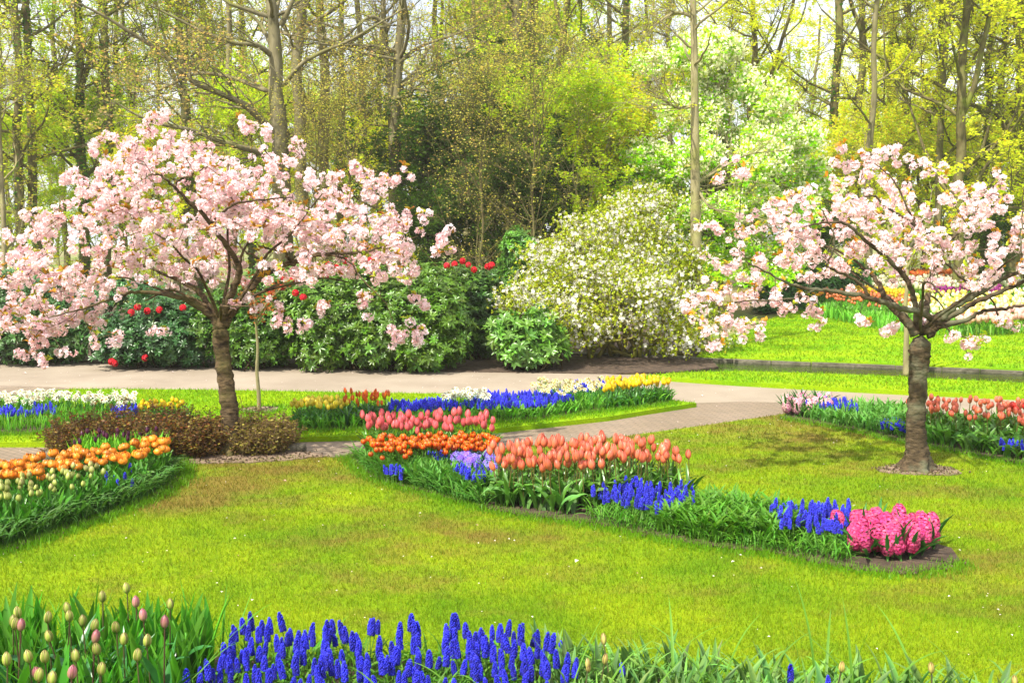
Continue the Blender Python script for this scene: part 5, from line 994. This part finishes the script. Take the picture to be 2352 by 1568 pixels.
U = {   # understorey: many-stemmed bushes
 'hazel': tree_meshes(611, 5.0, .035, .3, 46, 2.3, (.52, .66, .02), 20000, .036, M_PALE, 700, 5, rise=1.0),
 'tanb': tree_meshes(612, 5.5, .035, .3, 46, 2.4, (.60, .54, .12), 3800, .026, M_ROUGH, 1500, 5, rise=1.0, tint2=(.55, .58, .06)),
 'yelb': tree_meshes(613, 4.5, .035, .2, 46, 2.2, (.64, .74, .03), 21000, .040, M_PALE, 600, 5, rise=.9, tint2=(.74, .60, .03)),
 'dark': tree_meshes(614, 4.5, .05, .1, 50, 2.0, (.055, .12, .015), 24000, .042, M_TWIG, 900, 3, rise=.6, tint2=(.12, .24, .02)),
}
# trees one can tell apart, at their places
W = lambda x, y, Y, b: P(x, y, Y)-b
def main_beech():
    Y = 21.0; b = at(650, Y); tp = [(0, 0, 0)]+[W(x, y, Y, b) for x, y in ((647, 430), (645, 330), (640, 270), (633, 210), (634, 150), (630, 80), (622, 0), (616, -90), (612, -200), (606, -330))]; s = Y/FPX
    cu = [([W(640, 312, Y, b), W(600, 275, Y-.3, b), W(560, 240, Y-.6, b), W(500, 212, Y-.9, b), W(440, 185, Y-1.1, b), W(370, 120, Y-1.3, b), W(300, 75, Y-1.5, b), W(235, 35, Y-1.7, b), (W(180, 8, Y-1.9, b))], .085, .02),
          ([W(632, 215, Y, b), W(590, 200, Y+.2, b), W(530, 178, Y+.5, b), W(450, 170, Y+.8, b), W(370, 205, Y+1, b), W(300, 212, Y+1.2, b)], .06, .015),
          ([W(628, 130, Y, b), W(590, 105, Y-.4, b), W(540, 100, Y-.7, b), W(470, 75, Y-1, b), W(400, 40, Y-1.2, b), W(340, 10, Y-1.4, b)], .06, .015),
          ([W(652, 195, Y, b), W(690, 150, Y-.3, b), W(740, 120, Y-.5, b), W(800, 95, Y-.8, b), W(860, 60, Y-1.0, b), W(930, 20, Y-1.2, b)], .055, .012),
          ([W(630, 120, Y, b), W(600, 60, Y+.2, b), W(570, 30, Y+.3, b), W(520, 5, Y+.4, b)], .05, .015), ([W(645, 60, Y, b), W(665, 20, Y, b), W(690, -40, Y, b)], .06, .03),
          ([W(600, 350, Y-1.5, b), W(520, 330, Y-2.1, b), W(440, 300, Y-2.4, b), W(370, 285, Y-2.6, b), W(310, 262, Y-2.8, b), W(250, 225, Y-3.0, b)], .06, .012), ([W(640, 372, Y, b), W(600, 350, Y-1.5, b)], .07, .06), ([W(600, 350, Y-1.5, b), W(540, 335, Y-1.8, b), W(440, 335, Y-2, b)], .04, .015)]
    put(tree_meshes(621, 9, .20, 6.0, 10, 2.5, TAN, 4200, .032, M_BEECH, 900, 0, trunk_pts=tp, custom=cu, tint2=OLV), 'beech_tree', b, 0, 1, 'smooth grey beech with a long bare limb sweeping up to the left')
def second_beech():
    Y = 23.0; b = at(910, Y); tp = [(0, 0, 0)]+[W(x, y, Y, b) for x, y in ((910, 500), (908, 420), (907, 340), (905, 270), (912, 180), (918, 100), (925, 0), (930, -100), (934, -250))]
    cu = [([W(906, 262, Y, b), W(898, 200, Y+.2, b), W(888, 120, Y+.4, b), W(882, 60, Y+.5, b), W(880, -40, Y+.6, b)], .10, .05), ([W(910, 225, Y, b), W(940, 220, Y-.5, b), W(955, 205, Y-.7, b), W(1010, 215, Y-.9, b), W(1080, 232, Y-1.1, b)], .05, .012), ([W(912, 150, Y, b), W(960, 110, Y-.3, b), W(1030, 85, Y-.6, b), W(1100, 60, Y-.8, b)], .05, .012),
          ([W(895, 60, Y, b), W(850, 40, Y-.2, b), W(800, 80, Y-.4, b), W(760, 120, Y-.5, b)], .05, .012), ([W(906, 370, Y, b), W(940, 385, Y-.3, b)], .03, .015), ([W(890, 290, Y, b), W(850, 287, Y-.3, b)], .03, .02)]
    put(tree_meshes(622, 9, .185, 4.6, 16, 3.0, TAN, 5200, .030, M_BEECH, 1200, 0, trunk_pts=tp, custom=cu, tint2=OLV), 'beech_tree', b, 0, 1, 'straight grey beech right of the left cherry crown with a crooked side limb')
def near_lime():
    Y = 14.6; b = at(1620, Y); tp = [(0, 0, 0)]+[W(x, y, Y, b) for x, y in ((1612, 800), (1606, 700), (1600, 600), (1598, 500), (1597, 400), (1596, 300), (1595, 150), (1592, 0), (1590, -120), (1588, -300))]
    cu = [([W(1598, 232, Y, b), W(1570, 250, Y-.2, b), W(1530, 235, Y-.3, b), W(1490, 205, Y-.4, b)], .03, .008), ([W(1605, 440, Y, b), W(1625, 470, Y-.3, b), W(1640, 480, Y-.4, b), W(1720, 495, Y-.5, b), W(1800, 520, Y-.6, b)], .02, .006), ([W(1600, 420, Y, b), W(1660, 385, Y+.3, b), W(1720, 355, Y+.5, b), W(1800, 345, Y+.7, b)], .025, .007), ([W(1596, 40, Y, b), W(1550, 30, Y, b), W(1500, 60, Y, b)], .03, .01)]
    put(tree_meshes(623, 7, .10, 3.6, 10, 1.5, OLV, 1400, .025, M_PALE, 500, 0, trunk_pts=tp, custom=cu, tint2=TAN), 'woodland_tree', b, 0, (1, 1, 1), 'tall slim pale trunk rising between the magnolia and the right cherry')
main_beech(); second_beech(); near_lime()
T1 = [  # photo column, distance, variant, turn, size, label
 (88, 27, 'limeb', 0.3, 1.0, 'slightly leaning trunk near the left edge, lit on one side'),
 (190, 30, 'lime', 1.2, .9, 'ivy-covered tree behind the left tip of the cherry crown'),
 (312, 33, 'limeb', 2.0, .8, 'slender tree behind the upper left of the cherry crown'),
 (402, 31, 'thin', 0.5, 1.25, 'left one of two close slim trunks above the left cherry'),
 (430, 32, 'thin', 2.5, 1.2, 'right one of two close slim trunks above the left cherry'),
 (482, 36, 'lime', 3.1, .85, 'forked ivy-green tree left of the grey beech'),
 (585, 35, 'lime', 4.4, .9, 'double mossy trunk just left of the grey beech'),
 (703, 25, 'bareb', 1.1, .95, 'dark rough trunk just right of the grey beech'),
 (752, 27, 'bare', 2.2, 1.0, 'mossy trunk between the dark rough one and the straight beech'),
 (880, 33, 'limeb', 5.0, .9, 'thin dark trunk close behind the straight beech'),
 (1010, 35, 'bare', .9, .9, 'leafless many-forked tree right of the straight beech'),
 (1180, 26, 'bareb', 3.5, .8, 'brown trunk in front of the dark evergreen thicket'),
 (1062, 30, 'thin', 1.5, 1.0, 'thin pale stems before the dark evergreen thicket'),
 (1290, 29, 'bare', 4.2, .85, 'forked reddish trunk above the magnolia'),
 (1400, 36, 'bareb', .2, .85, 'distant trunk above the magnolia'),
 (1470, 38, 'yellow', 2.9, .8, 'trunk behind the white-flowering tree, left side'),
 (1712, 34, 'yellow', 1.4, .9, 'broad trunk showing above the white-flowering tree'),
 (1955, 33, 'bare', 5.5, .95, 'dark forked tree against the bright sky gap'),
 (2025, 36, 'yellow', 4.0, .85, 'slim yellow-leaved tree behind the right cherry'),
 (2120, 34, 'yellow', 2.4, .9, 'leaning yellow-leaved tree behind the right cherry'),
 (2200, 27, 'yellow', .6, .9, 'straight trunk rising behind the right cherry crown'),
 (2255, 31, 'limeb', 3.3, 1.0, 'tree between the straight trunk and the right edge'),
 (2335, 29, 'yellow', 5.1, 1.25, 'thick dark tree at the right edge of the photo'),
 (12, 24, 'thin', 2.7, .8, 'thin dark sapling at the left edge of the photo'),
 (-60, 27, 'lime', 1.9, 1.0, 'tree just outside the left edge whose branches reach in'),
 (2440, 27, 'yellow', 1.0, 1.1, 'maple just outside the right edge whose leaves reach in'),
]
for i, (x, Y, v, r, s, lab) in enumerate(T1): put(V[v], 'woodland_tree', at(x, Y), r, s, lab)
for i, x in enumerate((55, 150, 245, 285, 455, 540, 790, 835, 1085, 1135, 1240, 1335, 1435, 1530, 1885, 1990, 2075, 2150, 2290)):
    put(V[('pole', 'poleb')[i % 2]], 'woodland_tree', at(x, 26+(i*7.3) % 12), i*2.1, .85+.05*(i % 5), 'tall slim trunk with its first leaves in the middle rows of the wood', group='tall slim trunks in the middle rows of the wood')
rng = np.random.default_rng(77)
kinds = ['lime', 'limeb', 'bare', 'bareb', 'thin']
for i in range(24):      # the rows behind
    Y = rng.uniform(39, 78); x = (i+.5)/24*2900-270+rng.normal()*25; v = kinds[rng.integers(5)]
    if x > 1750 and rng.random() < .75: v = 'yellow'
    if 1700 < x < 2000 and Y < 60: Y += 15
    put(V[v], 'woodland_tree', at(x, Y), rng.uniform(0, 6.28), rng.uniform(.8, 1.1), 'spring-leaved tree in the far rows of the wood', group='trees in the far rows of the wood')
for i in range(38):      # far bushes close the view between the trunks
    Y = rng.uniform(34, 72); x = (i+.5)/38*2900-270+rng.normal()*25; v = ['hazel', 'tanb', 'yelb', 'hazel'][rng.integers(4)]
    if x < 500: v = ['tanb', 'tanb', 'hazel'][rng.integers(3)]
    if x > 1800 and Y < 44: Y = 50+rng.random()*15
    put(U[v], 'woodland_bush', at(x, Y), rng.uniform(0, 6.28), rng.uniform(.9, 1.7), 'thin-stemmed bush with small spring leaves far back in the wood', 'bush', 'bushes far back in the wood')
B1 = [(30, 29, 'hazel', .9, 'fresh green bush at the left edge behind the cherry'), (140, 33, 'hazel', 1.0, 'lime green bush behind the left tip of the cherry crown'), (250, 31, 'hazel', 1.1, 'loose green bush between ivy trees'), (360, 28, 'yelb', .9, 'yellow-green bush behind the middle of the cherry crown'), (520, 27, 'hazel', 1.0, 'bright green bush left of the grey beech foot'),
      (720, 19.5, 'tanb', .75, 'bush with reddish-tan buds right of the grey beech'), (820, 20.5, 'tanb', .85, 'bush with tan buds left of the straight beech'), (940, 25, 'yelb', .9, 'yellow-green bush right of the straight beech'), (1090, 19.5, 'tanb', .8, 'twiggy brown bush before the dark thicket'), (1230, 19.0, 'tanb', .9, 'arching pale twigs above the small round evergreen'), (1330, 21, 'hazel', .9, 'light green bush above the magnolia, left one'), (1400, 22, 'yelb', 1.0, 'light green bush above the magnolia, right one'),
      (1140, 32, 'hazel', 1.7, 'tall bright green bush in the upper centre'), (1240, 36, 'hazel', 1.7, 'tall green bush in the upper centre, farther one'), (1950, 31, 'yelb', 1.0, 'orange-yellow bush below the forked tree'), (2080, 33, 'yelb', 1.1, 'orange-yellow bush behind the right cherry, left one'), (2180, 35, 'yelb', 1.0, 'orange-yellow bush behind the right cherry, middle one'), (2300, 33, 'tanb', 1.0, 'pinkish-tan bush near the right edge'), (2400, 30, 'yelb', 1.1, 'orange-yellow bush at the right edge')]
for i, (x, Y, v, s, lab) in enumerate(B1): put(U[v], 'woodland_bush', at(x, Y), i*1.7, s, lab, 'bush')
for x, Y, s, r, lab in ((1010, 23, 1.05, 0, 'dark evergreen thicket in the centre, left part'), (1120, 23.5, 1.1, 2, 'dark evergreen thicket in the centre, middle part'), (1240, 24, 1.2, 4, 'tallest part of the dark evergreen thicket in the centre'), (1340, 24, .95, 1, 'dark evergreen thicket in the centre, right part'), (1180, 21, .75, 3, 'low dark evergreen below the thicket'), (990, 21, .6, 5, 'low dark evergreen right of the straight beech'), (2270, 27, .6, .5, 'dark green bush behind the right cherry crown'), (1880, 26, .55, 2.5, 'dark green bush at the head of the far lawn')):
    put(U['dark'], 'evergreen_bush', at(x, Y), r, s, lab, 'bush')

# white-flowering tree
def white_tree():
    rng = np.random.default_rng(701); Yc = 21.5; base = at(1640, Yc); root = thing('white_flowering_tree', base, 'tall bright green tree with masses of white blossom behind the slim trunk', 'tree'); s = Yc/FPX
    bl = [(1560, 180, 130, 90, 0, 4), (1690, 260, 130, 110, 0, 5), (1540, 340, 130, 110, -.3, 5), (1690, 400, 150, 110, -.5, 6), (1780, 330, 110, 100, .2, 4), (1620, 520, 170, 100, -.5, 6), (1780, 500, 110, 110, -.2, 4), (1620, 110, 90, 60, .2, 2), (1860, 430, 80, 70, .5, 2), (1500, 450, 90, 90, 0, 3), (1700, 620, 150, 70, -.4, 4)]
    tot = sum(b[5] for b in bl); pos, cc = [], []
    for x, y, rx, ry, dy, wt in bl:
        c = P(x, y, Yc+dy)-base
        for j in range(7):      # clumps within the crown
            u = nrm(rng.standard_normal(3)); q = c+u*np.array([rx*s, rx*s*.9, ry*s])*.62; p, _ = ellip(rng, int(12500*wt/tot/7), q, np.array([rx*s, rx*s, ry*s])*.42, .4); pos.append(p)
    pos = np.concatenate(pos); pos = pos[pos[:, 2] > .1]; k = len(pos)
    mb = MB(); tube(mb, smooth_path([(0, 0, 0), (.1, 0, 1.5), (-.1, .1, 3), (0, 0, 5)], 5), np.linspace(.16, .06, 16), 10)
    i = rng.integers(k, size=130); S = np.stack([rng.normal(0, .1, 130), rng.normal(0, .1, 130), rng.uniform(.8, 3.5, 130)], 1); m = (S+pos[i])/2+rng.normal(0, .2, (130, 3)); edges(mb, S, m, .035, .02, 5); edges(mb, m, pos[i], .02, .008, 4); mb.obj('trunk', M_PALE, root)
    lf = MB(); c = np.array([[.44, .66, .02]])*rng.uniform(.6, 1.5, (k, 1))*(1+.1*rng.standard_normal((k, 3))); T = leafsprig(np.random.default_rng(4), 4, .10, .04, (1, 1, 1)); scatter(lf, T, pos, basis(rng.standard_normal((k, 3))+np.array([0, -.2, .8])), rng.uniform(.7, 1.2, k), c.clip(0, 1)); lf.obj('foliage', M_WOODLEAF, root)
    high = np.clip((pos[:, 2]-1.0)/4.0, 0, 1); fl = pos[rng.random(k) < .12+.75*high]+rng.normal(0, .05, (1, 3)); kk = len(fl); m = MB()
    g = np.random.default_rng(8); V_ = [scatter(m, QUAD, nrm(g.standard_normal((9, 3)))*.065, basis(g.standard_normal((9, 3))), .034, (1, 1, 1))]; V2, F2, C2 = m.arr()
    fm = MB(); scatter(fm, (V2, [np.concatenate(F2)], C2), fl, basis(rng.standard_normal((kk, 3))), rng.uniform(.7, 1.4, kk), np.array([[.88, .88, .62]])*rng.uniform(.85, 1.08, (kk, 1))); fm.obj('blossoms', M_PETAL, root)
white_tree()

# ------------------------------------------------------------------ far flower beds beyond the pond
def farbed(name, label, poly, n, seed, H, cols, s, leaf=(.14, .36, .03), leaves=True, spots=None):
    g = np.random.default_rng(seed); q = in_poly(g, GP(poly), n); k = len(q); mb = MB(); c = np.array(cols)[g.integers(len(cols), size=k)]*g.uniform(.8, 1.2, (k, 1)); h = H*g.uniform(.85, 1.15, k)
    B = sphere(s, 5, 3, 1.35); scatter(mb, B, np.column_stack([q, h]), basis(np.tile([0, 0, 1.], (k, 1))), g.uniform(.8, 1.2, k), c.clip(0, .9))
    tag(mb.obj(name, M_PETAL), label, 'flowers', kind='stuff')
    if leaves: leafmass('green leaves of '+label, None, 0, seed+1, (H*.6, H*1.0), .03, (.1, 1.0), (1.2, 1.5), leaf, spots=np.vstack([q, q+g.normal(0, .1, q.shape)]), name='far_bed_foliage', nseg=4)
g = np.random.default_rng(9)
fc = protos('small_coral_tulip', 3, 19, .40, lambda r: cup(.07, .03, 0, 0, (.80, .24, .06), (.82, .16, .07), (.85, .30, .12), n=4, m=4, rng=r), 2)
PROTOS.clear(); plant(fc, g, in_poly(g, GP([(1880, 722), (1900, 708), (2085, 728), (2085, 752), (1990, 745)]), 190, .13), 'coral tulip in the front row of the far bed beyond the pond', 'tulip', 'coral tulips beyond the pond', z=.0); drop_protos()
leafmass('green leaves under the coral tulips beyond the pond', GP([(1878, 728), (1900, 712), (2085, 730), (2090, 765), (1990, 753)]), 1500, 121, (.18, .32), .03, (.1, 1.0), (1.2, 1.5), (.14, .38, .03))
farbed('far_tulips', 'yellow tulips behind the coral row beyond the pond', [(1910, 703), (1925, 696), (2080, 712), (2085, 725)], 420, 131, .42, [(.80, .58, .02), (.8, .5, .03)], .03)
farbed('far_daffodils', 'cream and white flowers across the far bed behind the right cherry', [(2085, 765), (2060, 715), (2352, 700), (2352, 740), (2200, 775)], 420, 132, .36, [(.85, .78, .35), (.85, .82, .6), (.85, .65, .1)], .04)
farbed('far_tulips', 'purple tulips in a band behind the right cherry', [(2120, 712), (2130, 700), (2300, 698), (2300, 710)], 150, 133, .42, [(.24, .02, .16), (.30, .04, .22)], .035)
farbed('far_hyacinths', 'peach-pink flowers massed at the right edge beyond the pond', [(2190, 775), (2210, 745), (2352, 738), (2560, 740), (2560, 775), (2352, 770)], 620, 134, .30, [(.86, .56, .42), (.86, .64, .52), (.86, .48, .40)], .045)
farbed('far_tulips', 'white and pale tulips in the farthest bed behind the right cherry', [(1960, 690), (1980, 668), (2352, 655), (2352, 685), (2100, 695)], 900, 135, .40, [(.82, .80, .5), (.80, .82, .62), (.83, .6, .5)], .05)
farbed('far_tulips', 'orange-red tulips in the farthest bed behind the right cherry', [(2050, 668), (2080, 655), (2250, 652), (2250, 662)], 350, 136, .45, [(.85, .15, .03), (.85, .26, .05)], .055)
farbed('far_tulips', 'mixed bright flowers in the glade behind the left cherry', [(-100, 655), (20, 640), (130, 640), (110, 655)], 420, 137, .36, [(.85, .35, .35), (.85, .6, .1), (.85, .8, .7)], .06)

# ------------------------------------------------------------------ the bright spring air over the far wood
mb = MB(); x0, x1, y0, y1, z0, z1 = -165, 165, -8, 175, -1.1, 24
mb.add([(x0, y0, z0), (x1, y0, z0), (x1, y1, z0), (x0, y1, z0), (x0, y0, z1), (x1, y0, z1), (x1, y1, z1), (x0, y1, z1)], [(3, 2, 1, 0), (4, 5, 6, 7), (0, 1, 5, 4), (1, 2, 6, 5), (2, 3, 7, 6), (3, 0, 4, 7)])
hm = bpy.data.materials.new('air'); hm.use_nodes = True; hn = hm.node_tree; hn.nodes.remove(hn.nodes['Principled BSDF'])
pv = hn.nodes.new('ShaderNodeVolumePrincipled'); pv.inputs['Color'].default_value = (1.0, .98, .86, 1); pv.inputs['Density'].default_value = .0012; pv.inputs['Anisotropy'].default_value = .2
hn.links.new(pv.outputs[0], hn.nodes['Material Output'].inputs['Volume'])
tag(mb.obj('haze', hm, smooth=False), 'thin bright haze in the air of the wood', 'haze', kind='stuff')
